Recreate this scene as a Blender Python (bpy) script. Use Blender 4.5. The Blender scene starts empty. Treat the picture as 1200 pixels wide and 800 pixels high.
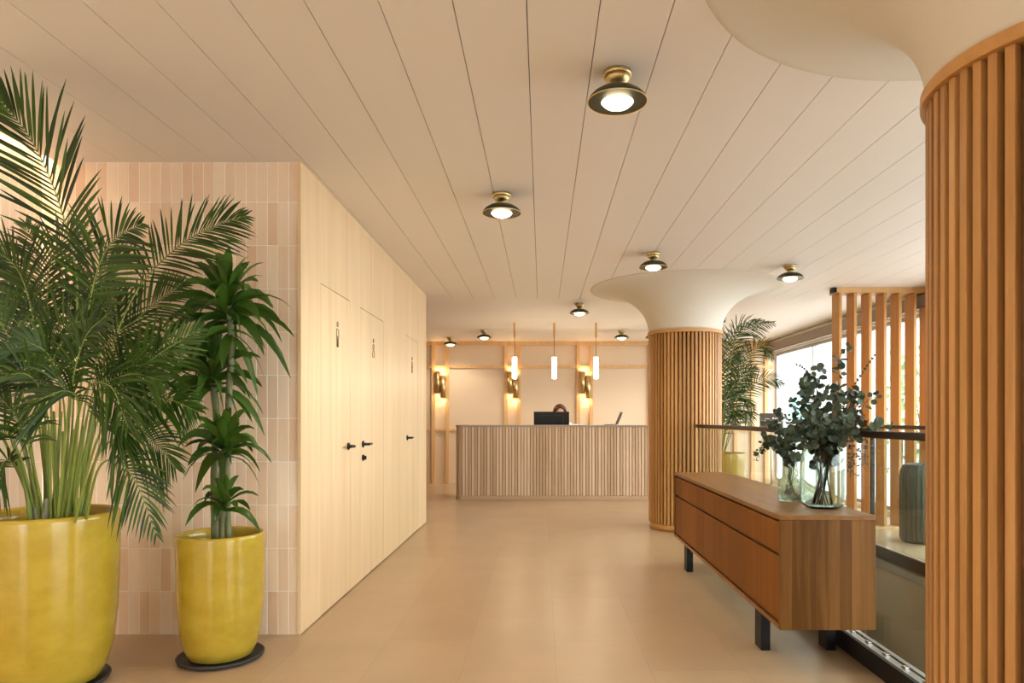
import bpy, bmesh, math, random
from mathutils import Vector, Matrix, Quaternion, noise as mnoise
R = random.Random(7)
S = bpy.context.scene
COL = S.collection
PI = math.pi
F = 810.0; VX, VY = 635.0, 490.0; CH = 1.25; H = 2.73

def at(px, py, Y):
    "a point of the place seen at (px, py) of the photograph, Y metres away"
    return Vector(((px - VX) / F * Y, Y, CH - (py - VY) / F * Y))

# ------------------------------------------------------------------ mesh building
class MB:
    def __init__(s):
        s.v = []; s.f = []; s.m = []; s.sm = []; s.tone = []
    def add(s, verts, faces, mat=0, smooth=False, tone=None):
        b = len(s.v)
        s.v.extend([tuple(p) for p in verts])
        for f in faces:
            s.f.append([b + i for i in f]); s.m.append(mat); s.sm.append(smooth)
            s.tone.append(0.5 if tone is None else tone)
    def box(s, x0, x1, y0, y1, z0, z1, mat=0, bev=0.0, tone=None, M=None):
        if bev <= 0:
            vs = [(x, y, z) for x in (x0, x1) for y in (y0, y1) for z in (z0, z1)]
            fs = [(0, 1, 3, 2), (4, 6, 7, 5), (0, 4, 5, 1), (2, 3, 7, 6), (0, 2, 6, 4), (1, 5, 7, 3)]
        else:
            bm = bmesh.new()
            bmesh.ops.create_cube(bm, size=1.0)
            for v in bm.verts:
                v.co = Vector(((x0 + x1) / 2 + v.co.x * (x1 - x0), (y0 + y1) / 2 + v.co.y * (y1 - y0), (z0 + z1) / 2 + v.co.z * (z1 - z0)))
            bmesh.ops.bevel(bm, geom=list(bm.edges), offset=bev, segments=2, profile=0.5, affect='EDGES')
            vs = [v.co.copy() for v in bm.verts]
            bm.verts.index_update()
            fs = [[v.index for v in f.verts] for f in bm.faces]
            bm.free()
        if M is not None: vs = [M @ Vector(v) for v in vs]
        s.add(vs, fs, mat, False, tone)
    def lathe(s, prof, cx=0, cy=0, cz=0, n=48, mat=0, smooth=True, M=None, rfun=None):
        vs = []; fs = []
        for (r, z) in prof:
            for k in range(n):
                a = 2 * PI * k / n
                rr = r * (rfun(a) if rfun else 1)
                vs.append(Vector((cx + rr * math.cos(a), cy + rr * math.sin(a), cz + z)))
        for i in range(len(prof) - 1):
            for k in range(n):
                k2 = (k + 1) % n
                fs.append((i * n + k, i * n + k2, (i + 1) * n + k2, (i + 1) * n + k))
        if M is not None: vs = [M @ v for v in vs]
        s.add(vs, fs, mat, smooth)
        if prof[0][0] > 1e-5: s.f.append([len(s.v) - len(vs) + k for k in range(n)][::-1]); s.m.append(mat); s.sm.append(False); s.tone.append(.5)
        if prof[-1][0] > 1e-5: s.f.append([len(s.v) - n + k for k in range(n)]); s.m.append(mat); s.sm.append(False); s.tone.append(.5)
    def tube(s, pts, radii, n=8, mat=0, cap=True):
        pts = [Vector(p) for p in pts]
        if not isinstance(radii, (list, tuple)): radii = [radii] * len(pts)
        vs = []; fs = []; ref = None
        for i, p in enumerate(pts):
            t = (pts[min(i + 1, len(pts) - 1)] - pts[max(i - 1, 0)]).normalized()
            if ref is None:
                ref = Vector((0, 0, 1)) if abs(t.z) < .9 else Vector((1, 0, 0))
            u = (ref - t * ref.dot(t)).normalized(); w = t.cross(u); ref = u
            for k in range(n):
                a = 2 * PI * k / n
                vs.append(p + (u * math.cos(a) + w * math.sin(a)) * radii[i])
        for i in range(len(pts) - 1):
            for k in range(n):
                k2 = (k + 1) % n
                fs.append((i * n + k, i * n + k2, (i + 1) * n + k2, (i + 1) * n + k))
        if cap:
            fs.append(list(range(n))[::-1]); fs.append([(len(pts) - 1) * n + k for k in range(n)])
        s.add(vs, fs, mat, True)
    def strip(s, pts, widths, nrm, fold=.25, mat=0, tone=None):
        pts = [Vector(p) for p in pts]; vs = []; fs = []
        for i, p in enumerate(pts):
            t = (pts[min(i + 1, len(pts) - 1)] - pts[max(i - 1, 0)])
            t = t.normalized() if t.length > 1e-9 else Vector((0, 0, 1))
            side = t.cross(nrm)
            side = side.normalized() if side.length > 1e-6 else Vector((1, 0, 0))
            up = side.cross(t)
            w = widths[i] / 2
            vs += [p - side * w + up * w * fold, p, p + side * w + up * w * fold]
        for i in range(len(pts) - 1):
            a = i * 3
            fs += [(a, a + 1, a + 4, a + 3), (a + 1, a + 2, a + 5, a + 4)]
        s.add(vs, fs, mat, True, tone)
    def build(s, name, mats, parent=None, loc=None):
        "link as ONE mesh object; its origin goes to the parent's base (or loc)"
        me = bpy.data.meshes.new(name)
        o = Vector(parent['base'] if parent is not None and 'base' in parent else (loc or (0, 0, 0)))
        me.from_pydata([(v[0] - o.x, v[1] - o.y, v[2] - o.z) for v in s.v], [], s.f)
        if not isinstance(mats, (list, tuple)): mats = [mats]
        for m in mats: me.materials.append(m)
        me.polygons.foreach_set('material_index', s.m)
        me.polygons.foreach_set('use_smooth', s.sm)
        if any(abs(t - .5) > 1e-6 for t in s.tone):
            at_ = me.attributes.new('tone', 'FLOAT', 'FACE')
            at_.data.foreach_set('value', s.tone)
        me.update()
        ob = bpy.data.objects.new(name, me); COL.objects.link(ob)
        if parent is not None:
            ob.parent = parent
            if 'base' in parent: ob['base'] = list(o)
        else:
            ob.location = o
            ob['base'] = list(o)
        return ob

def tag(o, label=None, cat=None, group=None, kind=None):
    if label: o['label'] = label
    if cat: o['category'] = cat
    if group: o['group'] = group
    if kind: o['kind'] = kind
    return o
def thing(name, label, cat, loc=(0, 0, 0), group=None, kind=None):
    o = bpy.data.objects.new(name, None); COL.objects.link(o)
    o.location = loc; o['base'] = list(loc); o.empty_display_size = .1
    return tag(o, label, cat, group, kind)
def struct(mb, name, mats, label, cat, parent=None):
    o = mb.build(name, mats, parent)
    return tag(o, label, cat, None, 'structure')
def copy_thing(root, loc, label, group=None):
    c = root.copy(); COL.objects.link(c); c.location = loc; c['label'] = label; c['base'] = list(loc)
    if group: c['group'] = group
    for ch in root.children:
        d = ch.copy(); COL.objects.link(d); d.parent = c
        for g in ch.children:
            e = g.copy(); COL.objects.link(e); e.parent = d
    return c
def catmull(ps, n):
    ps = [Vector(p) for p in ps]
    P = [ps[0] * 2 - ps[1]] + ps + [ps[-1] * 2 - ps[-2]]
    out = []
    seg = len(ps) - 1
    for i in range(n + 1):
        u = i / n * seg; k = min(int(u), seg - 1); t = u - k
        a, b, c, d = P[k], P[k + 1], P[k + 2], P[k + 3]
        out.append(.5 * ((2 * b) + (c - a) * t + (2 * a - 5 * b + 4 * c - d) * t * t + (3 * b - a - 3 * c + d) * t ** 3))
    return out

# ------------------------------------------------------------------ materials
def mat(name):
    m = bpy.data.materials.new(name); m.use_nodes = True
    nt = m.node_tree
    return m, nt, nt.nodes['Principled BSDF']
def N(nt, t, **kw):
    n = nt.nodes.new(t)
    for k, v in kw.items():
        if k in n.inputs: n.inputs[k].default_value = v
        else: setattr(n, k, v)
    return n
def L(nt, a, b): nt.links.new(a, b)
def rgb(c): return (c[0], c[1], c[2], 1)
def simple(name, col, rough=.5, metal=0, var=.06, nscale=6, bump=0, spec=None, coat=0):
    m, nt, b = mat(name)
    tc = N(nt, 'ShaderNodeTexCoord'); no = N(nt, 'ShaderNodeTexNoise', Scale=nscale, Detail=4.0)
    L(nt, tc.outputs['Object'], no.inputs['Vector'])
    mx = N(nt, 'ShaderNodeMix', data_type='RGBA')
    mx.inputs[6].default_value = rgb([c * (1 - var) for c in col]); mx.inputs[7].default_value = rgb([min(1, c * (1 + var)) for c in col])
    L(nt, no.outputs['Fac'], mx.inputs[0]); L(nt, mx.outputs[2], b.inputs['Base Color'])
    b.inputs['Roughness'].default_value = rough; b.inputs['Metallic'].default_value = metal
    if spec is not None: b.inputs['Specular IOR Level'].default_value = spec
    if coat: b.inputs['Coat Weight'].default_value = coat; b.inputs['Coat Roughness'].default_value = .08
    if bump:
        bp = N(nt, 'ShaderNodeBump', Strength=bump, Distance=.01); L(nt, no.outputs['Fac'], bp.inputs['Height']); L(nt, bp.outputs['Normal'], b.inputs['Normal'])
    return m
def wood(name, dark, light, axis='Z', scale=1.0, rough=.45, board=0, baxis='Y', contrast=1.0, spec=.4, tone=0.0):
    "grain runs along axis; optional boards of width `board` across baxis with their own tones; tone = strength of per-face tone attribute"
    m, nt, b = mat(name)
    tc = N(nt, 'ShaderNodeTexCoord')
    mp = N(nt, 'ShaderNodeMapping')
    sc = {'X': (1.2, 26, 26), 'Y': (26, 1.2, 26), 'Z': (26, 26, 1.2)}[axis]
    mp.inputs['Scale'].default_value = [c * scale for c in sc]
    vec = tc.outputs['Object']
    tot = None
    if board:
        sp = N(nt, 'ShaderNodeSeparateXYZ'); L(nt, tc.outputs['Object'], sp.inputs[0])
        dv = N(nt, 'ShaderNodeMath', operation='DIVIDE'); dv.inputs[1].default_value = board; L(nt, sp.outputs[baxis], dv.inputs[0])
        fl = N(nt, 'ShaderNodeMath', operation='FLOOR'); L(nt, dv.outputs[0], fl.inputs[0])
        wn = N(nt, 'ShaderNodeTexWhiteNoise', noise_dimensions='1D'); L(nt, fl.outputs[0], wn.inputs['W'])
        tot = wn.outputs['Value']
        cb = N(nt, 'ShaderNodeCombineXYZ')
        ml = N(nt, 'ShaderNodeMath', operation='MULTIPLY'); ml.inputs[1].default_value = 37.0; L(nt, wn.outputs['Value'], ml.inputs[0])
        for i in range(3): L(nt, ml.outputs[0], cb.inputs[i])
        ad = N(nt, 'ShaderNodeVectorMath', operation='ADD'); L(nt, tc.outputs['Object'], ad.inputs[0]); L(nt, cb.outputs[0], ad.inputs[1])
        vec = ad.outputs[0]
    L(nt, vec, mp.inputs['Vector'])
    no = N(nt, 'ShaderNodeTexNoise', Scale=1.0, Detail=6.0, Roughness=.62, Distortion=.4)
    L(nt, mp.outputs['Vector'], no.inputs['Vector'])
    fac = no.outputs['Fac']
    def mixin(val, wgt, f):
        a = N(nt, 'ShaderNodeMath', operation='SUBTRACT'); a.inputs[1].default_value = .5; L(nt, val, a.inputs[0])
        c = N(nt, 'ShaderNodeMath', operation='MULTIPLY_ADD'); c.inputs[1].default_value = wgt; L(nt, a.outputs[0], c.inputs[0]); L(nt, f, c.inputs[2])
        return c.outputs[0]
    if tot is not None: fac = mixin(tot, .28 * contrast, fac)
    if tone:
        an = N(nt, 'ShaderNodeAttribute', attribute_name='tone'); fac = mixin(an.outputs['Fac'], tone, fac)
    cr = N(nt, 'ShaderNodeValToRGB')
    cr.color_ramp.elements[0].position = .28; cr.color_ramp.elements[0].color = rgb(dark)
    cr.color_ramp.elements[1].position = .72; cr.color_ramp.elements[1].color = rgb(light)
    L(nt, fac, cr.inputs[0]); L(nt, cr.outputs[0], b.inputs['Base Color'])
    b.inputs['Roughness'].default_value = rough; b.inputs['Specular IOR Level'].default_value = spec
    bp = N(nt, 'ShaderNodeBump', Strength=.08, Distance=.004); L(nt, no.outputs['Fac'], bp.inputs['Height']); L(nt, bp.outputs['Normal'], b.inputs['Normal'])
    return m
def emit(name, col, strength):
    m, nt, b = mat(name)
    b.inputs['Base Color'].default_value = rgb((.9, .88, .82))
    b.inputs['Emission Color'].default_value = rgb(col); b.inputs['Emission Strength'].default_value = strength
    return m
def pane(name, tint, refl=1.0):
    m = bpy.data.materials.new(name); m.use_nodes = True; nt = m.node_tree; nt.nodes.clear()
    o = N(nt, 'ShaderNodeOutputMaterial'); t = N(nt, 'ShaderNodeBsdfTransparent'); t.inputs[0].default_value = rgb(tint)
    g = N(nt, 'ShaderNodeBsdfGlossy', Roughness=.02); fr = N(nt, 'ShaderNodeLayerWeight', Blend=.5)
    pw = N(nt, 'ShaderNodeMath', operation='POWER'); pw.inputs[1].default_value = 5.0
    ml = N(nt, 'ShaderNodeMath', operation='MULTIPLY_ADD'); ml.inputs[1].default_value = .9 * refl; ml.inputs[2].default_value = .022 * refl
    mx = N(nt, 'ShaderNodeMixShader')
    L(nt, fr.outputs['Facing'], pw.inputs[0]); L(nt, pw.outputs[0], ml.inputs[0]); L(nt, ml.outputs[0], mx.inputs[0]); L(nt, t.outputs[0], mx.inputs[1]); L(nt, g.outputs[0], mx.inputs[2]); L(nt, mx.outputs[0], o.inputs[0])
    return m
def leafmat(name, c1, c2, rough=.38, trans=.22):
    m, nt, b = mat(name)
    an = N(nt, 'ShaderNodeAttribute', attribute_name='tone')
    mx = N(nt, 'ShaderNodeMix', data_type='RGBA'); mx.inputs[6].default_value = rgb(c1); mx.inputs[7].default_value = rgb(c2)
    L(nt, an.outputs['Fac'], mx.inputs[0]); L(nt, mx.outputs[2], b.inputs['Base Color'])
    b.inputs['Roughness'].default_value = rough
    tr = N(nt, 'ShaderNodeBsdfTranslucent'); L(nt, mx.outputs[2], tr.inputs[0])
    ms = N(nt, 'ShaderNodeMixShader'); ms.inputs[0].default_value = trans
    out = nt.nodes['Material Output']
    L(nt, b.outputs[0], ms.inputs[1]); L(nt, tr.outputs[0], ms.inputs[2]); L(nt, ms.outputs[0], out.inputs[0])
    return m

M = {}
M['ceil'] = simple('ceiling_paint', (.80, .75, .695), .6, var=.015, nscale=2)
M['plaster'] = simple('column_plaster', (.70, .66, .575), .75, var=.03, nscale=5, bump=.02)
M['groove'] = simple('groove_dark', (.05, .03, .018), .8)
M['maple'] = wood('maple_panel', (.72, .53, .31), (.84, .66, .43), 'Z', .5, .42, board=.145, baxis='Y', contrast=.45)
M['oak'] = wood('oak_slat', (.36, .172, .050), (.55, .295, .100), 'Z', 1.0, .45, tone=.5)
M['screenoak'] = wood('screen_board', (.46, .225, .06), (.60, .32, .10), 'Z', .8, .5, tone=.3)
M['oakback'] = simple('oak_backing', (.20, .10, .04), .7)
M['ring'] = wood('oak_ring', (.50, .26, .08), (.62, .34, .12), 'X', .6, .4)
M['desk'] = wood('desk_slat', (.50, .345, .215), (.70, .525, .36), 'Z', 1.3, .5, tone=.55)
M['desktop'] = simple('desk_stone', (.36, .30, .23), .35, var=.1, nscale=20)
M['deskcore'] = simple('desk_core', (.16, .10, .06), .7)
M['batten'] = wood('batten_wood', (.58, .34, .14), (.72, .46, .22), 'Z', .8, .5)
M['backwall'] = simple('wall_plaster', (.68, .54, .385), .8, var=.02, nscale=3, bump=.01)
M['white'] = simple('white_paint', (.80, .76, .70), .7, var=.02)
M['teak'] = wood('sideboard_veneer', (.17, .062, .008), (.25, .095, .016), 'Z', .9, .32, board=.07, baxis='Y', contrast=.8, spec=.5)
M['teakfront'] = wood('sideboard_front_veneer', (.165, .055, .0035), (.235, .082, .007), 'Z', .7, .45, board=.26, baxis='Y', contrast=1.6, spec=.12)
M['teaktop'] = wood('sideboard_top_veneer', (.19, .084, .024), (.27, .13, .043), 'Y', .9, .34, board=.11, baxis='X', contrast=.7, spec=.3)
M['teakend'] = wood('sideboard_end_veneer', (.095, .036, .005), (.225, .100, .024), 'Z', .8, .4, board=.058, baxis='X', contrast=1.5, spec=.2)
M['black'] = simple('black_metal', (.009, .008, .009), .45, 0, var=.1, spec=.25)
M['bronze'] = simple('dark_bronze', (.20, .13, .075), .5, 0)
M['brass'] = simple('brass', (.60, .46, .22), .34, 1.0, var=.08)
M['gold'] = simple('lamp_reflector_brass', (.80, .55, .20), .5, .3, var=.08)
M['patina'] = simple('dark_patina', (.055, .062, .045), .4, .6, var=.25, nscale=25)
M['rail'] = simple('dark_rail', (.026, .015, .010), .4, 0, var=.1)
M['steel'] = simple('brushed_steel', (.55, .54, .52), .28, .9)
M['taupe'] = simple('blind_cassette', (.30, .25, .20), .6)
M['alu'] = simple('aluminium_frame', (.42, .41, .40), .45, .3)
M['stone'] = simple('dark_saucer', (.035, .033, .035), .55, var=.2, nscale=30)
M['soil'] = simple('soil', (.045, .025, .015), .95, var=.5, nscale=60, bump=.6)
M['stairs'] = simple('stairwell_panel', (.38, .31, .225), .6, var=.03)
M['diff'] = emit('lamp_diffuser', (1, .80, .50), 12)
M['tube'] = emit('pendant_tube', (1, .86, .62), 7)
M['sconce'] = emit('sconce_lens', (1, .66, .30), 15)
M['led'] = emit('cove_strip', (1, .70, .38), 30)
M['pane'] = pane('window_pane', (.97, .985, .98))
M['glass'] = pane('balustrade_pane', (.90, .93, .91), 1.0)
M['palm'] = leafmat('palm_leaf', (.009, .034, .003), (.056, .130, .008), .42)
M['palmfar'] = leafmat('far_palm_leaf', (.022, .052, .010), (.07, .13, .03), .45)
M['drac'] = leafmat('strap_leaf', (.014, .050, .006), (.085, .185, .020), .3)
M['euc'] = leafmat('grey_green_leaf', (.026, .046, .025), (.080, .115, .068), .55, .12)
M['eucl'] = leafmat('pale_green_leaf', (.07, .10, .055), (.13, .17, .10), .5, .2)
M['dry'] = leafmat('brown_filler', (.07, .05, .035), (.14, .10, .07), .7, .1)
M['shrub'] = leafmat('street_leaf', (.06, .13, .05), (.16, .26, .10), .5, .3)
M['stem'] = simple('green_stem', (.22, .29, .05), .5, var=.25, nscale=15)
M['cane'] = simple('cane_bark', (.15, .17, .075), .6, var=.3, nscale=40, bump=.2)
M['palecane'] = simple('pale_cane', (.34, .33, .24), .6, var=.3, nscale=30)
M['twig'] = simple('dark_twig', (.045, .03, .02), .7)
M['skin'] = simple('skin', (.52, .27, .16), .5)
M['hair'] = simple('brown_hair', (.05, .018, .008), .45, var=.3, nscale=80)
M['shirt'] = simple('white_shirt', (.75, .73, .70), .8)
M['trouser'] = simple('dark_trousers', (.03, .03, .035), .8)
M['screen'] = simple('black_plastic', (.007, .007, .008), .45, spec=.25)
M['paper'] = simple('paper_white', (.78, .76, .72), .7)
M['lapgrey'] = simple('grey_plastic', (.30, .30, .30), .4)
M['greenvase'] = simple('green_ceramic', (.040, .054, .045), .4, var=.15)
M['sign'] = simple('slate_panel', (.085, .065, .05), .5)
M['street'] = simple('street_paving', (.34, .335, .325), .9, var=.1)
M['facade'] = simple('facade_render', (.30, .315, .31), .9, var=.03)
M['joint'] = simple('facade_joint', (.15, .16, .16), .9)
M['teal'] = simple('teal_paint', (.06, .27, .26), .6)
M['chromium'] = simple('steel_post', (.4, .4, .4), .3, .9)
M['grout'] = simple('tile_grout', (.95, .92, .86), .85, var=.03)

def floor_mat():
    m, nt, b = mat('floor_tile')
    tc = N(nt, 'ShaderNodeTexCoord'); mp = N(nt, 'ShaderNodeMapping')
    # bricks lie along Y: swap axes
    mp.inputs['Rotation'].default_value = (0, 0, PI / 2); mp.inputs['Location'].default_value = (.616, -.0705, 0)
    L(nt, tc.outputs['Object'], mp.inputs['Vector'])
    br = N(nt, 'ShaderNodeTexBrick', offset=.5, offset_frequency=2)
    for k, v in (('Scale', 1.0), ('Mortar Size', .0016), ('Mortar Smooth', .2), ('Bias', 0.0), ('Brick Width', .936), ('Row Height', .468)):
        br.inputs[k].default_value = v
    br.inputs['Color1'].default_value = rgb((.425, .305, .186)); br.inputs['Color2'].default_value = rgb((.462, .338, .210)); br.inputs['Mortar'].default_value = rgb((.36, .25, .155))
    L(nt, mp.outputs[0], br.inputs['Vector'])
    no = N(nt, 'ShaderNodeTexNoise', Scale=2.2, Detail=8.0, Roughness=.6); L(nt, tc.outputs['Object'], no.inputs['Vector'])
    mx = N(nt, 'ShaderNodeMix', data_type='RGBA', blend_type='MULTIPLY'); mx.inputs[0].default_value = .5
    cr = N(nt, 'ShaderNodeValToRGB'); cr.color_ramp.elements[0].position = .3; cr.color_ramp.elements[0].color = (.73, .73, .73, 1); cr.color_ramp.elements[1].position = .7; cr.color_ramp.elements[1].color = (1, 1, 1, 1)
    L(nt, no.outputs['Fac'], cr.inputs[0]); L(nt, br.outputs['Color'], mx.inputs[6]); L(nt, cr.outputs[0], mx.inputs[7]); L(nt, mx.outputs[2], b.inputs['Base Color'])
    b.inputs['Roughness'].default_value = .30; b.inputs['Specular IOR Level'].default_value = .5
    return m
M['floor'] = floor_mat()
def tile_mat():
    m, nt, b = mat('glazed_tile')
    an = N(nt, 'ShaderNodeAttribute', attribute_name='tone')
    tc = N(nt, 'ShaderNodeTexCoord'); mp = N(nt, 'ShaderNodeMapping'); mp.inputs['Scale'].default_value = (9, 9, 3); L(nt, tc.outputs['Object'], mp.inputs[0])
    no = N(nt, 'ShaderNodeTexNoise', Scale=1.0, Detail=3.0); L(nt, mp.outputs[0], no.inputs['Vector'])
    ad = N(nt, 'ShaderNodeMath', operation='MULTIPLY_ADD'); ad.inputs[1].default_value = .7; ad.inputs[2].default_value = -.35; L(nt, no.outputs['Fac'], ad.inputs[0])
    a2 = N(nt, 'ShaderNodeMath', operation='ADD'); L(nt, ad.outputs[0], a2.inputs[0]); L(nt, an.outputs['Fac'], a2.inputs[1])
    cr = N(nt, 'ShaderNodeValToRGB')
    cr.color_ramp.elements[0].position = 0; cr.color_ramp.elements[0].color = rgb((.78, .58, .42))
    cr.color_ramp.elements[1].position = 1; cr.color_ramp.elements[1].color = rgb((.92, .80, .655))
    L(nt, a2.outputs[0], cr.inputs[0]); L(nt, cr.outputs[0], b.inputs['Base Color'])
    b.inputs['Roughness'].default_value = .09; b.inputs['Specular IOR Level'].default_value = .5
    n2 = N(nt, 'ShaderNodeTexNoise', Scale=22.0, Detail=2.0); L(nt, tc.outputs['Object'], n2.inputs['Vector'])
    bp = N(nt, 'ShaderNodeBump', Strength=.22, Distance=.004); L(nt, n2.outputs['Fac'], bp.inputs['Height']); L(nt, bp.outputs['Normal'], b.inputs['Normal'])
    return m
M['tile'] = tile_mat()
def pot_mat():
    m, nt, b = mat('mustard_glaze')
    tc = N(nt, 'ShaderNodeTexCoord'); mp = N(nt, 'ShaderNodeMapping'); mp.inputs['Scale'].default_value = (6, 6, 9); L(nt, tc.outputs['Object'], mp.inputs[0])
    no = N(nt, 'ShaderNodeTexNoise', Scale=1.0, Detail=7.0, Roughness=.65); L(nt, mp.outputs[0], no.inputs['Vector'])
    cr = N(nt, 'ShaderNodeValToRGB')
    cr.color_ramp.elements[0].position = .3; cr.color_ramp.elements[0].color = rgb((.36, .245, .020))
    cr.color_ramp.elements[1].position = .72; cr.color_ramp.elements[1].color = rgb((.47, .345, .040))
    L(nt, no.outputs['Fac'], cr.inputs[0]); L(nt, cr.outputs[0], b.inputs['Base Color'])
    b.inputs['Roughness'].default_value = .16; b.inputs['Specular IOR Level'].default_value = .5
    n2 = N(nt, 'ShaderNodeTexNoise', Scale=9.0, Detail=2.0); L(nt, tc.outputs['Object'], n2.inputs['Vector'])
    bp = N(nt, 'ShaderNodeBump', Strength=.12, Distance=.01); L(nt, n2.outputs['Fac'], bp.inputs['Height']); L(nt, bp.outputs['Normal'], b.inputs['Normal'])
    return m
M['pot'] = pot_mat()
def vase_glass(name, col, rough, bumpy=0):
    m, nt, b = mat(name)
    b.inputs['Base Color'].default_value = rgb(col); b.inputs['Roughness'].default_value = rough
    b.inputs['Transmission Weight'].default_value = 1.0; b.inputs['IOR'].default_value = 1.35
    if bumpy:
        tc = N(nt, 'ShaderNodeTexCoord'); vo = N(nt, 'ShaderNodeTexVoronoi', Scale=85.0); L(nt, tc.outputs['Object'], vo.inputs['Vector'])
        bp = N(nt, 'ShaderNodeBump', Strength=bumpy, Distance=.004); L(nt, vo.outputs['Distance'], bp.inputs['Height']); L(nt, bp.outputs['Normal'], b.inputs['Normal'])
    return m
M['vaseA'] = vase_glass('pale_green_glass', (.78, .90, .84), .02)
M['vaseB'] = vase_glass('hammered_green_glass', (.76, .86, .72), .08, 1.0)

# ------------------------------------------------------------------ setting
XL, XW, XR = -2.89, -1.39, 4.45          # tiled side wall, panelled wall, window wall
YT, YE, YB, YN = 4.0, 8.30, 13.30, -4.0  # tiled wall, end of panelled wall, back wall, wall behind
VX0, VX1, VY0, VY1 = 1.73, 3.29, 2.6, 7.0   # stair void

mb = MB()
xs = [-6, VX0, VX1, XR + .1]; ys = [YN - .1, VY0, VY1, YB + .1]
for i in range(3):
    for j in range(3):
        if i == 1 and j == 1: continue
        mb.box(xs[i], xs[i + 1], ys[j], ys[j + 1], -.12, 0)
struct(mb, 'floor', M['floor'], 'beige stone tile floor running through the lobby', 'floor')

# ceiling: long boards with open joints, smooth part beyond
mb = MB()
x0 = -.0545 - .263 * 10.5
cuts = [XL + .09] + [-.0545 + .263 * k for k in range(-10, 18) if XL + .12 < -.0545 + .263 * k < XR - .02] + [XR]
g = .0018
for a, b_ in zip(cuts[:-1], cuts[1:]):
    mb.box(a + g, b_ - g, YN, 8.6, H, H + .012)
mb.box(XL + .09, XR, YN, 8.6, H + .013, H + .03, 1)
mb.box(-6, XR, 8.6, YB, H, H + .03)
mb.box(XL + .085, XL + .09 + g, YN, YT, H, H + .03)      # edge of the cove
mb.box(XL - .2, XL + .3, YN, YT, 2.98, 3.0)              # top of the cove
mb.box(XL + .28, XL + .3, YN, YT, H + .03, 2.98)
mb.box(-6, XR + .2, YN - .2, YB + .2, 3.0, 3.1)
struct(mb, 'ceiling', [M['ceil'], M['groove']], 'pale boarded ceiling with long thin joints', 'ceiling')

def tiles(name, axis, c0, c1, plane, z0, z1, start, label, sgn):
    "vertical glazed tiles standing in straight columns; axis 'X' faces -Y, axis 'Y' faces +X"
    mb = MB(); w, h, gp = .0618, .25, .0042
    rr = random.Random(3)
    k0 = int(math.floor((c0 - start) / w)) ; k = k0
    while start + k * w < c1 - 1e-4:
        a = max(c0, start + k * w) ; b_ = min(c1, start + (k + 1) * w); k += 1
        if b_ - a < .012: continue
        z = z0; row = 0
        while z < z1 - .004:
            zt = min(z1, z0 + (row + 1) * h)
            tone = min(1, max(0, rr.gauss(.5, .27)))
            tx, tz = rr.gauss(0, .0035), rr.gauss(0, .0012)
            d = .0010
            A, B, C_, D = a + gp / 2, b_ - gp / 2, z + gp / 2, zt - gp / 2
            e = .002
            pr = []
            for (u, v, dd) in ((A, C_, 0), (B, C_, 0), (B, D, 0), (A, D, 0), (A + e, C_ + e, d), (B - e, C_ + e, d), (B - e, D - e, d), (A + e, D - e, d)):
                off = dd if dd == 0 else dd + (u - (A + B) / 2) * tx * 2 + (v - (C_ + D) / 2) * tz * 2
                pr.append((u, plane - off, v) if axis == 'X' else (plane + off, u, v))
            fs = [(4, 5, 6, 7), (0, 1, 5, 4), (1, 2, 6, 5), (2, 3, 7, 6), (3, 0, 4, 7)]
            mb.add(pr, fs, 0, False, tone)
            z = zt; row += 1
    if axis == 'X': mb.box(c0, c1, plane + .0, plane + .15, z0, z1, 1)
    else: mb.box(plane - .15, plane, c0, c1, z0, z1, 1)
    return struct(mb, name, [M['tile'], M['grout']], label, 'wall')
tiles('wall_front', 'X', XL, XW - .012, YT, 0, H, XW - .012 - .0618 * 40, 'peach glazed tile wall facing the camera behind the yellow pots', -1)
tiles('wall_left', 'Y', YN, YT - .001, XL, 0, 2.97, YT - .0618 * 140, 'peach glazed tile side wall under the glowing cove strip', 1)

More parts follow.
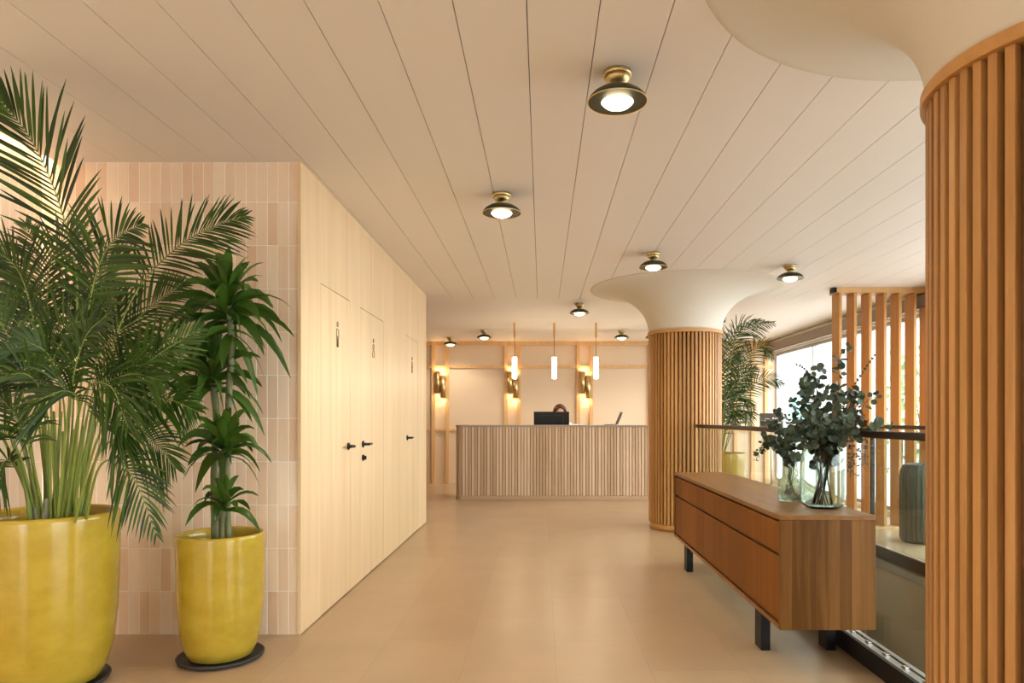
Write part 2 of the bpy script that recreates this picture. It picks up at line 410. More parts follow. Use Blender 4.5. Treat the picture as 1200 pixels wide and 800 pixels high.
# panelled wall with three flush doors
DOORS = [(4.345, 5.01), (5.285, 6.07), (7.06, 7.74)]
DZ = 2.10
mb = MB(); gp = .004
edges = [YT - .012] + [e for d in DOORS for e in d] + [YE]
for i in range(0, len(edges), 2):
    mb.box(XW - .02, XW, edges[i] , edges[i + 1], .006, H)
for (a, b_) in DOORS:
    mb.box(XW - .02, XW, a, b_, DZ, H)
mb.box(XW - .15, XW - .022, YT + .151, YE - .02, 0, H, 1)
mb.box(XL, XW - .02, YE - .02, YE, 0, H)
mb.box(XW - .0115, XW - .0002, YT - .0125, YT - .0121, 0, H)
struct(mb, 'wall_panelled', [M['maple'], M['groove']], 'light maple panelled wall holding the three flush doors', 'wall')
def pictogram(kind, y, door):
    "outlined little figure, flat on the door"
    mb = MB(); x = XW + .0008
    def loop(pts, closed=True):
        ps = [Vector((x, y + u, v)) for u, v in pts]
        if closed: ps = ps + [ps[0], ps[1]]
        mb.tube(ps, .0030, 6)
    zt = 1.895
    if kind == 'man':
        loop([(.014 * math.cos(a), zt - .006 + .017 * math.sin(a)) for a in [2 * PI * k / 12 for k in range(12)]])
        loop([(-.020, zt - .040), (.020, zt - .040), (.026, zt - .06), (.024, zt - .10), (.018, zt - .105), (.016, zt - .16), (-.016, zt - .16), (-.018, zt - .105), (-.024, zt - .10), (-.026, zt - .06)])
        loop([(0, zt - .085), (0, zt - .158)], False)
    else:
        loop([(.013 * math.cos(a), zt - .006 + .016 * math.sin(a)) for a in [2 * PI * k / 12 for k in range(12)]])
        loop([(-.010, zt - .036), (.010, zt - .036), (.022, zt - .06), (.010, zt - .085), (-.010, zt - .085), (-.022, zt - .06)])
        loop([(-.013, zt - .088), (.013, zt - .088), (.028, zt - .105), (.028, zt - .138), (.014, zt - .142), (-.014, zt - .142), (-.028, zt - .138), (-.028, zt - .105)])
    tag(mb.build('pictogram', M['bronze'], door), 'bronze outline of a %s' % ('man' if kind == 'man' else 'woman'))
def lever(y, dirn, z, door):
    mb = MB()
    Mx = Matrix.Translation((XW, y, z)) @ Matrix.Rotation(PI / 2, 4, 'Y')
    mb.lathe([(.026, 0), (.026, .008), (.022, .011), (.011, .012), (.010, .05), (.0001, .05)], n=24, M=Mx)
    p = Vector((XW + .046, y - dirn * .004, z))
    mb.tube([p, p + Vector((0, dirn * .02, 0)), p + Vector((.002, dirn * .09, 0)), p + Vector((-.004, dirn * .125, 0))], [.0105, .0105, .009, .008], 10)
    tag(mb.build('handle', M['black'], door), 'black lever handle')
names = [('nearest light maple toilet door, with the outlined man', 'man', 4.955, -1),
         ('middle light maple toilet door, with the outlined woman and a lock', 'woman', 5.36, 1),
         ('farthest light maple door, at the end of the panelled wall', 'man', 7.12, 1)]
for i, ((a, b_), (lab, kind, hy, dr)) in enumerate(zip(DOORS, names)):
    mb = MB(); mb.box(XW - .0215, XW - .0004, a + gp, b_ - gp, .008, DZ - gp)
    d = struct(mb, 'door_%d' % (i + 1), M['maple'], lab, 'door')
    pictogram(kind, [4.70, 5.70, 7.40][i], d)
    lever(hy, dr, 1.05, d)
    if i == 1:
        mb = MB(); Mx = Matrix.Translation((XW, hy, .945)) @ Matrix.Rotation(PI / 2, 4, 'Y')
        mb.lathe([(.024, 0), (.024, .010), (.019, .013), (.0001, .013)], n=24, M=Mx)
        mb.box(XW + .012, XW + .030, hy - .005, hy + .005, .93, .96, bev=.002)
        tag(mb.build('latch', M['black'], d), 'black round thumb-turn lock')

# back wall with batten frame
mb = MB(); mb.box(-6, XR + .1, YB, YB + .15, 0, H + .1)
struct(mb, 'wall_back', M['backwall'], 'peach plaster wall behind the reception desk', 'wall')
tr = thing('trim_1', 'orange wooden batten grid on the wall behind reception', 'wall trim', (0, YB, 0), kind='structure')
def zpx(py, Y): return CH - (py - VY) / F * Y
bx = []
for c in (-2.085, -1.815, -.69, -.443, .698, .952, 2.08, 2.34, 3.47, 3.72, 4.05, 4.31):
    bx.append(c); mb = MB(); w = .033
    mb.box(c - w, c + w, YB - .045, YB - .0005, 0, H - .001); mb.build('batten', M['batten'], tr)
for (za, zb_) in ((2.655, 2.729), (2.215, 2.262), (1.00, 1.045)):
    mb = MB(); e = [-4.2] + bx + [XR]
    for a, b_ in zip(e[:-1], e[1:]):
        mb.box(a + (.0335 if a in bx else 0), b_ - (.0335 if b_ in bx else 0), YB - .04, YB - .0005, za, zb_)
    mb.build('rail', M['batten'], tr)

mb = MB(); mb.box(-6.1, -6, YE - .2, YB, 0, H + .1); struct(mb, 'wall_alcove', M['backwall'], 'plaster wall closing the passage left of reception', 'wall')
mb = MB(); mb.box(-6, XL - .15, YE - .06, YE - .021, 0, H + .1); struct(mb, 'wall_passage', M['backwall'], 'plaster wall of the passage behind the toilets', 'wall')
RX0, RX1, RZ = -2.6, -1.2, 2.35
mb = MB(); mb.box(XL - .2, RX0, YN - .15, YN, 0, 3.0); mb.box(RX1, XR + .2, YN - .15, YN, 0, 3.0); mb.box(RX0, RX1, YN - .15, YN, RZ, 3.0); mb.box(RX0, RX1, YN - .15, YN, -.1, .04)
struct(mb, 'wall_rear', M['white'], 'plain white wall behind the camera', 'wall')
w = thing('window_9', 'glazed entrance bay behind the camera', 'window', (RX0, YN - .08, 0), kind='structure')
mb = MB(); t_ = .05
for xa in (RX0 + .001, (RX0 + RX1) / 2 - .025, RX1 - t_ - .001): mb.box(xa, xa + t_, YN - .11, YN - .05, .041, RZ - .001)
for k in range(2):
    xa, xb = [(RX0 + t_ + .002, (RX0 + RX1) / 2 - .026), ((RX0 + RX1) / 2 + .026, RX1 - t_ - .002)][k]
    mb.box(xa, xb, YN - .11, YN - .05, .041, .10); mb.box(xa, xb, YN - .11, YN - .05, RZ - .06, RZ - .001)
mb.build('window_frame', M['alu'], w)
for k in range(2):
    xa, xb = [(RX0 + t_ + .002, (RX0 + RX1) / 2 - .026), ((RX0 + RX1) / 2 + .026, RX1 - t_ - .002)][k]
    mb = MB(); mb.box(xa, xb, YN - .083, YN - .077, .1005, RZ - .0605); mb.build('pane', M['pane'], w)

# windows along the right
wy = [YN, -1.75, .5, 2.75, 5.0, 7.25, 9.5, 11.5, YB - .02]
ZS, ZH = .06, 2.50
mb = MB(); mb.box(XR, XR + .2, YN, YB + .1, -.3, ZS); mb.box(XR, XR + .2, YN, YB + .1, ZH, 3.0)
struct(mb, 'wall_right', M['white'], 'white lintel and sill of the glazed street side', 'wall')
for i in range(len(wy) - 1):
    a, b_ = wy[i], wy[i + 1]
    w = thing('window_%d' % (i + 1), 'full-height street window, bay %d from the far corner' % (len(wy) - 1 - i) if i < 7 else 'full-height street window next to the far corner', 'window', (XR + .08, a, 0), kind='structure')
    mb = MB(); t = .022; X0, X1 = XR + .05, XR + .11
    mb.box(X0, X1, a + .001, a + t, ZS, ZH); mb.box(X0, X1, b_ - t, b_ - .001, ZS, ZH)
    mb.box(X0, X1, a + t, b_ - t, ZS, ZS + .05); mb.box(X0, X1, a + t, b_ - t, ZH - .05, ZH)
    mb.build('window_frame', M['alu'], w)
    mb = MB(); mb.box(XR + .077, XR + .083, a + t, b_ - t, ZS + .05, ZH - .05); mb.build('pane', M['pane'], w)
for i in range(4):
    a, b_ = wy[i * 2] + .02, wy[i * 2 + 2] - .02
    mb = MB()
    mb.box(XR - .14, XR - .003, a, b_, 2.515, 2.655, 0, .006); mb.box(XR - .16, XR - .14, a, b_, 2.50, 2.515, 1)
    mb.tube([(XR - .07, a, 2.69), (XR - .07, b_, 2.69)], .028, 12, 2)
    struct(mb, 'trim_%d' % (i + 2), [M['taupe'], M['bronze'], M['white']], ['taupe blind box over the street windows behind the camera', 'taupe blind box over the street windows beside the near column', 'taupe blind box over the street windows beside the stairwell', 'taupe blind box over the far street windows beyond the slatted screen'][i], 'blind box')

# stair void: lining, steps, lower landing
mb = MB(); b0 = -2.7
mb.box(VX1, VX1 + .1, VY0 - .1, VY1 + .1, b0, -.12); mb.box(VX0 - .1, VX0, VY0 - .1, VY1 + .1, b0, -.12)
mb.box(VX0, VX1, VY0 - .1, VY0, b0, -.12); mb.box(VX0, VX1, VY1, VY1 + .1, b0, -.12)
struct(mb, 'wall_stairwell', M['stairs'], 'beige lining of the stairwell behind the glass balustrade', 'wall')
mb = MB(); mb.box(VX1 - .03, VX1 - .0005, VY0, VY1, -.10, .012)
struct_lip = MB(); struct_lip.box(VX1 - .014, VX1 - .0005, VY0 + .001, VY1 - .001, -.185, -.125)
struct(struct_lip, 'trim_7', M['steel'], 'thin pale metal lip below the black edge of the stairwell', 'trim')
struct(mb, 'trim_6', M['black'], 'black edge strip along the far side of the stairwell', 'trim')
mb = MB(); mb.box(VX0 - .1, VX1 + .1, VY0 - .1, VY1 + .1, b0 - .1, b0)
for k in range(12):
    mb.box(VX0 + .001, VX1 - .03, VY0 + .27 * k + .001, VY0 + .27 * (k + 1), b0, -.19 * (k + 1))
struct(mb, 'floor_stairs', M['stairs'], 'beige steps going down inside the stairwell', 'stairs')

# ------------------------------------------------------------------ columns
def column(name, cx, cy, r, Rc, label):
    t = thing(name, label, 'column', (cx, cy, 0), kind='structure')
    zr0, zr1 = 2.195, 2.232
    n = 58
    mb = MB(); mb.lathe([(r - .028, .05), (r - .028, zr0)], cx, cy, 0, 96); mb.build('core', M['oakback'], t)
    mb = MB(); rr = random.Random(11)
    for k in range(n):
        a = 2 * PI * (k + .5) / n
        Mx = Matrix.Translation((cx, cy, 0)) @ Matrix.Rotation(a, 4, 'Z')
        mb.box(r - .030, r, -.0125, .0125, .075, zr0 - .001, 0, .0025, tone=rr.random(), M=Mx)
    mb.build('slat_cladding', M['oak'], t)
    mb = MB(); mb.lathe([(r - .03, zr0), (r + .014, zr0), (r + .016, zr0 + .003), (r + .016, zr1 - .003), (r + .014, zr1), (r - .03, zr1)], cx, cy, 0, 96, smooth=False); mb.build('collar_ring', M['ring'], t)
    mb = MB(); mb.lathe([(r - .012, .001), (r - .012, .075)], cx, cy, 0, 96); mb.build('plinth', M['ring'], t)
    prof = []
    r0 = r + .002
    for k in range(33):
        u = k / 32 * PI / 2
        prof.append((Rc - (Rc - r0) * math.cos(u) ** 1.0, zr1 + (H - .006 - zr1) * math.sin(u) ** 1.0))
    prof[-1] = (Rc - .004, H - .004); prof.append((Rc, H - .0015))
    mb = MB(); mb.lathe(prof, cx, cy, 0, 128); mb.build('capital', M['plaster'], t)
    return t
column('column', 1.546, 1.941, .41, 1.09, 'nearest slatted wooden column, cut by the right edge')
column('column', 1.638, 7.92, .41, 1.08, 'slatted wooden column in the middle with a flared plaster capital')

# ------------------------------------------------------------------ balustrades
def balustrade(name, x, y0, y1, label, npan, kerb, post=False):
    t = thing(name, label, 'balustrade', (x, y0, 0))
    w = (y1 - y0) / npan
    for k in range(npan):
        mb = MB(); mb.box(x - .008, x + .008, y0 + k * w + .008, y0 + (k + 1) * w - .008, kerb[3] - .02, 1.149); mb.build('glass_panel', M['glass'], t)
    mb = MB(); mb.box(x - .03, x + .03, y0, y1, 1.15, 1.186, bev=.006); mb.build('handrail', M['rail'], t)
    if kerb[3] > .05:
        mb = MB(); mb.box(kerb[0], kerb[1], y0, y1, .001, kerb[3] - .012); mb.box(kerb[0], kerb[0] + .02, y0, y1, kerb[3] - .012, kerb[3]); mb.build('base_channel', M['black'], t)
        mb = MB(); mb.box(kerb[0] + .0205, x - .009, y0, y1, kerb[3] - .0115, kerb[3] - .002); mb.box(x + .009, kerb[1], y0, y1, kerb[3] - .0115, kerb[3] - .002); mb.build('cover_strip', M['steel'], t)
        n = int((y1 - y0) / .18)  # bright steel tabs stand in for the light spots along the strip
        for k in range(n):
            y = y0 + .09 + k * .18
            mb = MB(); mb.box(x - .028, x - .0085, y - .018, y + .018, kerb[3] - .0018, kerb[3] + .006, bev=.002); mb.build('light_spot_tab', M['steel'], t)
    if post:
        mb = MB(); mb.box(x - .02, x + .02, y1, y1 + .03, .001, 1.186, bev=.003); mb.build('post', M['black'], t)
    return t
balustrade('glass_balustrade', 1.695, 2.38, 7.48, 'glass balustrade with dark handrail running between the two columns', 4, (1.625, 1.728, 0, .10))
balustrade('glass_balustrade', 3.33, 2.6, 6.95, 'farther glass balustrade with dark rail, in front of the slatted screen', 3, (3.3, 3.36, 0, .03), True)

# ------------------------------------------------------------------ slatted screen
t = thing('slatted_screen', 'screen of upright orange wooden boards before the street windows', 'screen', (3.36, 7.8, 0))
for k in range(7):
    x = 3.355 + k * .1685
    mb = MB(); mb.box(x, x + .032, 7.8, 8.0, .031, 2.668, 0, .003, tone=R.random()); mb.build('board', M['screenoak'], t)
mb = MB(); mb.box(3.33, 4.43, 7.795, 8.005, 2.669, 2.7285); mb.build('header_rail', M['batten'], t)
mb = MB(); mb.box(3.33, 4.43, 7.795, 8.005, .001, .03); mb.build('bottom_rail', M['batten'], t)
mb = MB(); mb.box(3.29, 3.3295, 7.80, 7.90, 2.675, 2.7285, bev=.003); mb.build('bracket', M['black'], t)

# ------------------------------------------------------------------ reception desk
DX0, DX1, DY = -1.325, 2.35, 10.62
t = thing('reception_desk', 'long reception desk clad in narrow upright wooden slats', 'reception desk', ((DX0 + DX1) / 2, 11, 0))
rc = .10
path = [];  y = 11.45; step = .0475
while y > DY + rc: path.append((DX0, y, PI)); y -= step
na = 3
for k in range(1, na + 1):
    a = PI + (PI / 2) * (k - .5) / na; path.append((DX0 + rc + rc * math.cos(a), DY + rc + rc * math.sin(a), a))
x = DX0 + rc + step / 2
while x < DX1 - .02: path.append((x, DY, 1.5 * PI)); x += step
mb = MB(); rr = random.Random(5)
for (px_, py_, a) in path:
    Mx = Matrix.Translation((px_, py_, 0)) @ Matrix.Rotation(a, 4, 'Z')
    mb.box(-.014, 0, -.0195, .0195, .062, 1.118, 0, .002, tone=rr.random(), M=Mx)
mb.build('slat_front', M['desk'], t)
def rounded(x0, x1, y0, y1, r, off, z0, z1, mb, m=0):
    pts = [(x1, y0 + off), (x1, y1), (x0 + off, y1)]
    for k in range(9):
        a = PI + PI / 2 * k / 8; pts.append((x0 + r + (r - off) * math.cos(a), y0 + r + (r - off) * math.sin(a)))
    n = len(pts)
    mb.add([(p[0], p[1], z0) for p in pts] + [(p[0], p[1], z1) for p in pts], [list(range(n))[::-1], list(range(n, 2 * n))] + [(i, (i + 1) % n, n + (i + 1) % n, n + i) for i in range(n)], m)
mb = MB()
rounded(DX0, DX1, DY, 10.90, rc, .017, .061, 1.118, mb); mb.box(DX0 + .017, DX0 + .10, 10.9005, 11.48, .061, 1.118); mb.build('carcass', M['deskcore'], t)
mb = MB(); rounded(DX0 - .012, DX1, DY - .012, 10.92, rc + .012, 0, 1.119, 1.146, mb); mb.box(DX0 - .012, DX0 + .11, 10.9205, 11.49, 1.119, 1.146); mb.build('countertop', M['desktop'], t)
mb = MB(); rounded(DX0 - .004, DX1, DY - .004, 10.9, rc + .004, 0, .001, .060, mb); mb.build('plinth', M['desk'], t)
mb = MB(); mb.box(DX0 + .101, DX1, 10.901, 11.48, .87, .90); mb.build('work_surface', M['desktop'], t)
mb = MB(); mb.box(DX1 - .04, DX1 - .001, 10.901, 11.47, .001, .869); mb.build('end_panel', M['deskcore'], t)

# monitor
mo = at(646.3, 489, 11.1)
t = thing('computer_monitor', 'black computer monitor seen from behind on the reception desk', 'monitor', (mo.x, 11.1, .9005))
mb = MB(); mb.box(mo.x - .285, mo.x + .285, 11.095, 11.125, 1.03, 1.358, bev=.006); mb.box(mo.x - .19, mo.x + .19, 11.075, 11.096, 1.10, 1.295, bev=.008); mb.build('back_shell', M['screen'], t)
mb = MB(); mb.box(mo.x - .14, mo.x + .14, 11.0735, 11.0755, 1.262, 1.268); mb.build('vent', M['black'], t)
mb = MB(); mb.box(mo.x - .275, mo.x + .275, 11.1251, 11.127, 1.045, 1.348); mb.build('screen', M['lapgrey'], t)
mb = MB(); mb.box(mo.x - .03, mo.x + .03, 11.06, 11.074, .915, 1.2, bev=.004); mb.build('stand', M['screen'], t)
mb = MB(); mb.box(mo.x - .13, mo.x + .13, 10.98, 11.2, .9005, .914, bev=.005); mb.build('foot', M['screen'], t)

# open laptop, turned sideways
lp = at(722, 497, 10.78)
t = thing('laptop', 'open grey laptop turned sideways at the right of the reception counter', 'laptop', (lp.x, 10.78, 1.1465))
Mx = Matrix.Translation((lp.x, 10.78, 1.1465)) @ Matrix.Rotation(math.radians(-104), 4, 'Z')
mb = MB(); mb.box(-.13, .13, -.17, .0, 0, .014, bev=.004, M=Mx); mb.build('keyboard_base', M['lapgrey'], t)
Mh = Mx @ Matrix.Translation((0, .004, .012)) @ Matrix.Rotation(math.radians(-22), 4, 'X')
mb = MB(); mb.box(-.13, .13, 0, .010, 0.004, .205, bev=.003, M=Mh); lid = mb.build('lid', M['black'], t)
mb = MB(); mb.box(-.12, .12, -.0012, -.0002, .014, .195, M=Mh); mb.build('screen', M['lapgrey'], lid)

# small tray and pen cup at the counter
tp = at(675, 497, 10.74)
mb = MB(); mb.box(tp.x - .11, tp.x + .11, 10.68, 10.80, 1.1465, 1.153, 0, .002); mb.box(tp.x - .10, tp.x + .10, 10.69, 10.79, 1.153, 1.159, 0, .002)
tag(mb.build('paper_tray', M['paper']), 'low pale paper tray lying right of the monitor on the counter', 'tray')
cp = at(679, 497, 10.85)
t = thing('pen_holder', 'tiny holder with one upright pen behind the paper tray', 'pen holder', (cp.x, 10.86, 1.1465))
mb = MB(); mb.lathe([(.026, 0), (.022, .02), (.009, .028), (.009, .032), (.0055, .032), (.0055, .026)], cp.x, 10.86, 1.1465, 20); mb.build('base', M['alu'], t)
mb = MB(); mb.tube([(cp.x, 10.86, 1.175), (cp.x - .012, 10.86, 1.295)], .0045, 8); mb.build('pen', M['steel'], t)

# ------------------------------------------------------------------ person behind the monitor
def skin_mesh(chains, sub=2):
    me = bpy.data.meshes.new('tmp'); vs = []; es = []; rad = []
    ids = {}
    for ch in chains:
        prev = None
        for (key, p, r) in ch:
            if key in ids: i = ids[key]
            else:
                i = len(vs); ids[key] = i; vs.append(p); rad.append(r)
            if prev is not None: es.append((prev, i))
            prev = i
    me.from_pydata(vs, es, [])
    o = bpy.data.objects.new('tmp', me); COL.objects.link(o)
    o.modifiers.new('s', 'SKIN'); md = o.modifiers.new('u', 'SUBSURF'); md.levels = md.render_levels = sub
    for i, r in enumerate(rad):
        me.skin_vertices[0].data[i].radius = r if isinstance(r, tuple) else (r, r)
    me.skin_vertices[0].data[0].use_root = True
    dg = bpy.context.evaluated_depsgraph_get(); out = bpy.data.meshes.new_from_object(o.evaluated_get(dg))
    bpy.data.objects.remove(o); bpy.data.meshes.remove(me)
    return out
pc = at(656, 486, 11.72); PX, PY = pc.x, 11.74
seat = .60
def arm(s):
    sh = ('sh%d' % s, (PX + s * .165, PY, 1.14), .046)
    el = ('el%d' % s, (PX + s * .225, PY - .06, .93), .038)
    wr = ('wr%d' % s, (PX + s * .13, PY - .285, .945), (.026, .022))
    pm = ('pm%d' % s, (PX + s * .11, PY - .355, .945), (.034, .015))
    out = [[('ch', (PX, PY, 1.10), (.135, .09)), sh, ('ua%d' % s, (PX + s * .20, PY - .02, 1.03), .041), el, ('fa%d' % s, (PX + s * .18, PY - .17, .94), .033), wr, pm]]
    for k, (dx, ln) in enumerate(((-.024, .062), (-.008, .072), (.008, .068), (.022, .054))):
        b = Vector((PX + s * .11 + dx, PY - .375, .945))
        out.append([pm, ('f%d%da' % (s, k), tuple(b), .009), ('f%d%db' % (s, k), tuple(b + Vector((0, -ln * .55, .004))), .008), ('f%d%dc' % (s, k), tuple(b + Vector((0, -ln, -.012))), .007)])
    out.append([pm, ('t%da' % s, (PX + s * .085, PY - .345, .94), .010), ('t%db' % s, (PX + s * .066, PY - .38, .935), .008)])
    return out
def leg(s):
    return [[('pe', (PX, PY + .02, seat + .10), (.15, .11)), ('hp%d' % s, (PX + s * .09, PY, seat + .075), .08), ('kn%d' % s, (PX + s * .11, PY - .40, seat + .05), .056), ('ca%d' % s, (PX + s * .11, PY - .41, seat - .14), .05), ('an%d' % s, (PX + s * .11, PY - .38, .24), .034), ('to%d' % s, (PX + s * .115, PY - .52, .205), (.04, .026))]]
chains = [[('pe', (PX, PY + .02, seat + .10), (.15, .11)), ('wa', (PX, PY + .02, .87), (.12, .085)), ('ch', (PX, PY, 1.10), (.135, .09)), ('nk', (PX, PY - .005, 1.20), .05), ('nk2', (PX, PY - .02, 1.265), .05)]]
for s in (-1, 1): chains += arm(s) + leg(s)
body = skin_mesh(chains)
bm = bmesh.new(); bm.from_mesh(body)
hc = Vector((PX, PY - .035, 1.345)); tilt = Matrix.Translation(hc) @ Matrix.Rotation(math.radians(14), 4, 'X')
hb = bmesh.new(); bmesh.ops.create_uvsphere(hb, u_segments=40, v_segments=28, radius=1)
for v in hb.verts:
    c = v.co.copy(); w = .076 * (1 - .22 * max(0, -c.z) ** 1.5); d = .096; hh = .116
    p = Vector((c.x * w, c.y * d, c.z * hh))
    if c.y < 0:
        nose = math.exp(-((c.x / .16) ** 2) - ((c.z + .18) / .22) ** 2); p.y -= .018 * nose
        for sx in (-1, 1):
            p.y += .010 * math.exp(-(((c.x - sx * .42) / .2) ** 2) - ((c.z - .03) / .14) ** 2)
        p.y -= .006 * math.exp(-((c.x / .3) ** 2) - ((c.z + .55) / .08) ** 2)
        p.y += .004 * math.exp(-((c.x / .3) ** 2) - ((c.z + .47) / .05) ** 2)
        p.y -= .008 * math.exp(-((c.x / .3) ** 2) - ((c.z + .85) / .12) ** 2)
    v.co = tilt @ p
for sx in (-1, 1):
    r_ = bmesh.ops.create_uvsphere(hb, u_segments=12, v_segments=8, radius=1)
    for v in r_['verts']: v.co = tilt @ Vector((sx * .076 + v.co.x * .012, .008 + v.co.y * .018, -.005 + v.co.z * .03))
tmp = bpy.data.meshes.new('tmp'); hb.to_mesh(tmp); hb.free(); bm.from_mesh(tmp); bpy.data.meshes.remove(tmp)
me = bpy.data.meshes.new('person'); bm.to_mesh(me); bm.free()
tmpo = bpy.data.objects.new('tmp', me); COL.objects.link(tmpo)
rm = tmpo.modifiers.new('r', 'REMESH'); rm.mode = 'VOXEL'; rm.voxel_size = .006; rm.use_smooth_shade = True
sm = tmpo.modifiers.new('s', 'SMOOTH'); sm.iterations = 2
dg = bpy.context.evaluated_depsgraph_get(); pme = bpy.data.meshes.new_from_object(tmpo.evaluated_get(dg))
bpy.data.objects.remove(tmpo)
pme.materials.clear(); pme.materials.append(M['skin'])
for p in pme.polygons: p.use_smooth = True
person = bpy.data.objects.new('person', pme); COL.objects.link(person); person['base'] = [0, 0, 0]
tag(person, 'person with brown hair seated behind the monitor, only the top of the head showing', 'person')
def cloth(name, chains_, m, grow):
    ch2 = [[(k, p, tuple((c + grow) for c in (r if isinstance(r, tuple) else (r, r)))) for (k, p, r) in c_] for c_ in chains_]
    me = skin_mesh(ch2); me.materials.clear(); me.materials.append(m)
    for p in me.polygons: p.use_smooth = True
    o = bpy.data.objects.new(name, me); COL.objects.link(o); o.parent = person; return o
cloth('shirt', [[c for c in chains[0] if c[0] in ('pe', 'wa', 'ch')] + [('nk', (PX, PY, 1.175), .062)]] + [arm(s)[0][:5] for s in (-1, 1)], M['shirt'], .010)
cloth('trousers', [leg(s)[0][:5] for s in (-1, 1)], M['trouser'], .010)
for s in (-1, 1):
    mb = MB(); fx = PX + s * .115
    mb.lathe([(.0001, -.03), (.03, -.028), (.042, -.005), (.036, .02), (.0001, .034)], n=16, M=Matrix.Translation((fx, PY - .455, .205)) @ Matrix.Diagonal((1, 2.4, 1, 1))); mb.build('shoe', M['black'], person)
mb = MB(); hm = Matrix.Translation(hc) @ Matrix.Rotation(math.radians(14), 4, 'X')
vs = []; fs = []; nu, nv = 40, 16
for i in range(nv + 1):
    for k in range(nu):
        a = 2 * PI * k / nu
        front = max(0, -math.sin(a))             # -Y is the face
        low = 1.95 - 1.18 * front ** .7
        th = low * i / nv
        wv = 1 + .015 * math.sin(a * 9 + th * 5)
        p = Vector((math.sin(th) * math.cos(a) * .104 * wv, .006 + math.sin(th) * math.sin(a) * .112 * wv, math.cos(th) * .132 * wv + .004))
        vs.append(hm @ p)
for i in range(nv):
    for k in range(nu): fs.append((i * nu + k, i * nu + (k + 1) % nu, (i + 1) * nu + (k + 1) % nu, (i + 1) * nu + k))
mb.add(vs, fs, 0, True); ho = mb.build('hair', M['hair'], person); md = ho.modifiers.new('t', 'SOLIDIFY'); md.thickness = .014; md.offset = -1
for s in (-1, 1):
    mb = MB(); mb.lathe([(.0001, -.011), (.008, -.008), (.011, 0), (.008, .008), (.0001, .011)], n=14, M=hm @ Matrix.Translation((s * .031, -.078, .004))); mb.build('eye', M['paper'], person)

t = thing('stool', 'round dark stool under the seated person behind the desk', 'stool', (PX, PY + .03, 0))
mb = MB(); mb.lathe([(.0001, .535), (.17, .535), (.185, .55), (.18, .578), (.0001, .585)], PX, PY + .03, -.06, 32); mb.build('seat', M['black'], t)
mb = MB(); mb.lathe([(.025, .0201), (.025, .474)], PX, PY + .03, 0, 16); mb.build('post', M['steel'], t)
mb = MB(); mb.lathe([(.2, .001), (.2, .012), (.03, .02)], PX, PY + .03, 0, 32); mb.build('base', M['steel'], t)

# ------------------------------------------------------------------ lights of the room
LAMPS = [
 (.323, 2.957, 'largest-looking ceiling lamp, nearest the camera'),
 (-.265, 4.56, 'second nearest ceiling lamp, left of the nearest one'),
 (1.0, 6.2, 'ceiling lamp just before the middle column capital'),
 (2.405, 6.695, 'ceiling lamp right of the middle column capital'),
 (.485, 8.92, 'ceiling lamp alone in the centre, left of the column capital'),
 (-.97, 11.63, 'ceiling lamp just left of the leftmost pendant tube'),
 (1.345, 11.65, 'ceiling lamp right of the rightmost pendant tube'),
 (-1.68, 12.7, 'ceiling lamp at the far left, above the leftmost wall light'),
 (1.87, 11.65, 'ceiling lamp mostly hidden by the left edge of the middle column')]
LAMPS += [(-1.0, 1.95, 'added unseen ceiling lamp over the plants, brightening the tile wall'), (-1.3, -.8, 'added unseen ceiling lamp behind the camera, towards the tiled side wall')]  # two unseen lamps added to brighten the tiled end of the room
GL = 'brass and dark bowl lamps on the ceiling'
x, y, lab = LAMPS[0]
lamp0 = thing('ceiling_lamp', lab, 'ceiling lamp', (x, y, H), GL)
mb = MB(); mb.lathe([(.060, -.0008), (.062, -.004), (.062, -.018), (.058, -.021), (.02, -.022)], x, y, H, 40); mb.build('canopy', M['brass'], lamp0)
mb = MB(); mb.lathe([(.055, -.022), (.052, -.034), (.038, -.050), (.026, -.058), (.026, -.064), (.034, -.070)], x, y, H, 40); mb.build('neck', M['brass'], lamp0)
pr = [(.030, -.068), (.058, -.073), (.085, -.083), (.108, -.098), (.122, -.114), (.128, -.128)]
mb = MB(); mb.lathe(pr + [(.1265, -.1285)], x, y, H, 56); sh = mb.build('shade', M['patina'], lamp0)
mb = MB(); mb.lathe([(.1285, -.1270), (.129, -.1300), (.1262, -.1302)] + [(r - .003, z - .004) for r, z in reversed(pr[:-1])], x, y, H, 56); mb.build('reflector', M['gold'], sh)
mb = MB(); mb.lathe([(.070, -.082), (.072, -.108), (.068, -.108)], x, y, H, 40); mb.build('lamp_holder', M['brass'], lamp0)
mb = MB(); mb.lathe([(.070, -.100), (.073, -.116), (.067, -.130), (.052, -.144), (.030, -.153), (.0001, -.156)], x, y, H, 40); mb.build('diffuser', M['diff'], lamp0)
lamps = [lamp0]
for (x, y, lab) in LAMPS[1:]: lamps.append(copy_thing(lamp0, (x, y, H), lab, GL))
def light(name, typ, loc, energy, col, rot=None, **kw):
    d = bpy.data.lights.new(name, typ); d.energy = energy; d.color = col
    for k, v in kw.items(): setattr(d, k, v)
    o = bpy.data.objects.new(name, d); COL.objects.link(o); o.location = loc
    if rot: o.rotation_euler = rot
    return o
for i, (x, y, lab) in enumerate(LAMPS):
    light('ceiling_lamp_glow', 'SPOT', (x, y, H - .168), 26, (1, .85, .67), spot_size=math.radians(150), spot_blend=.6, shadow_soft_size=.05)

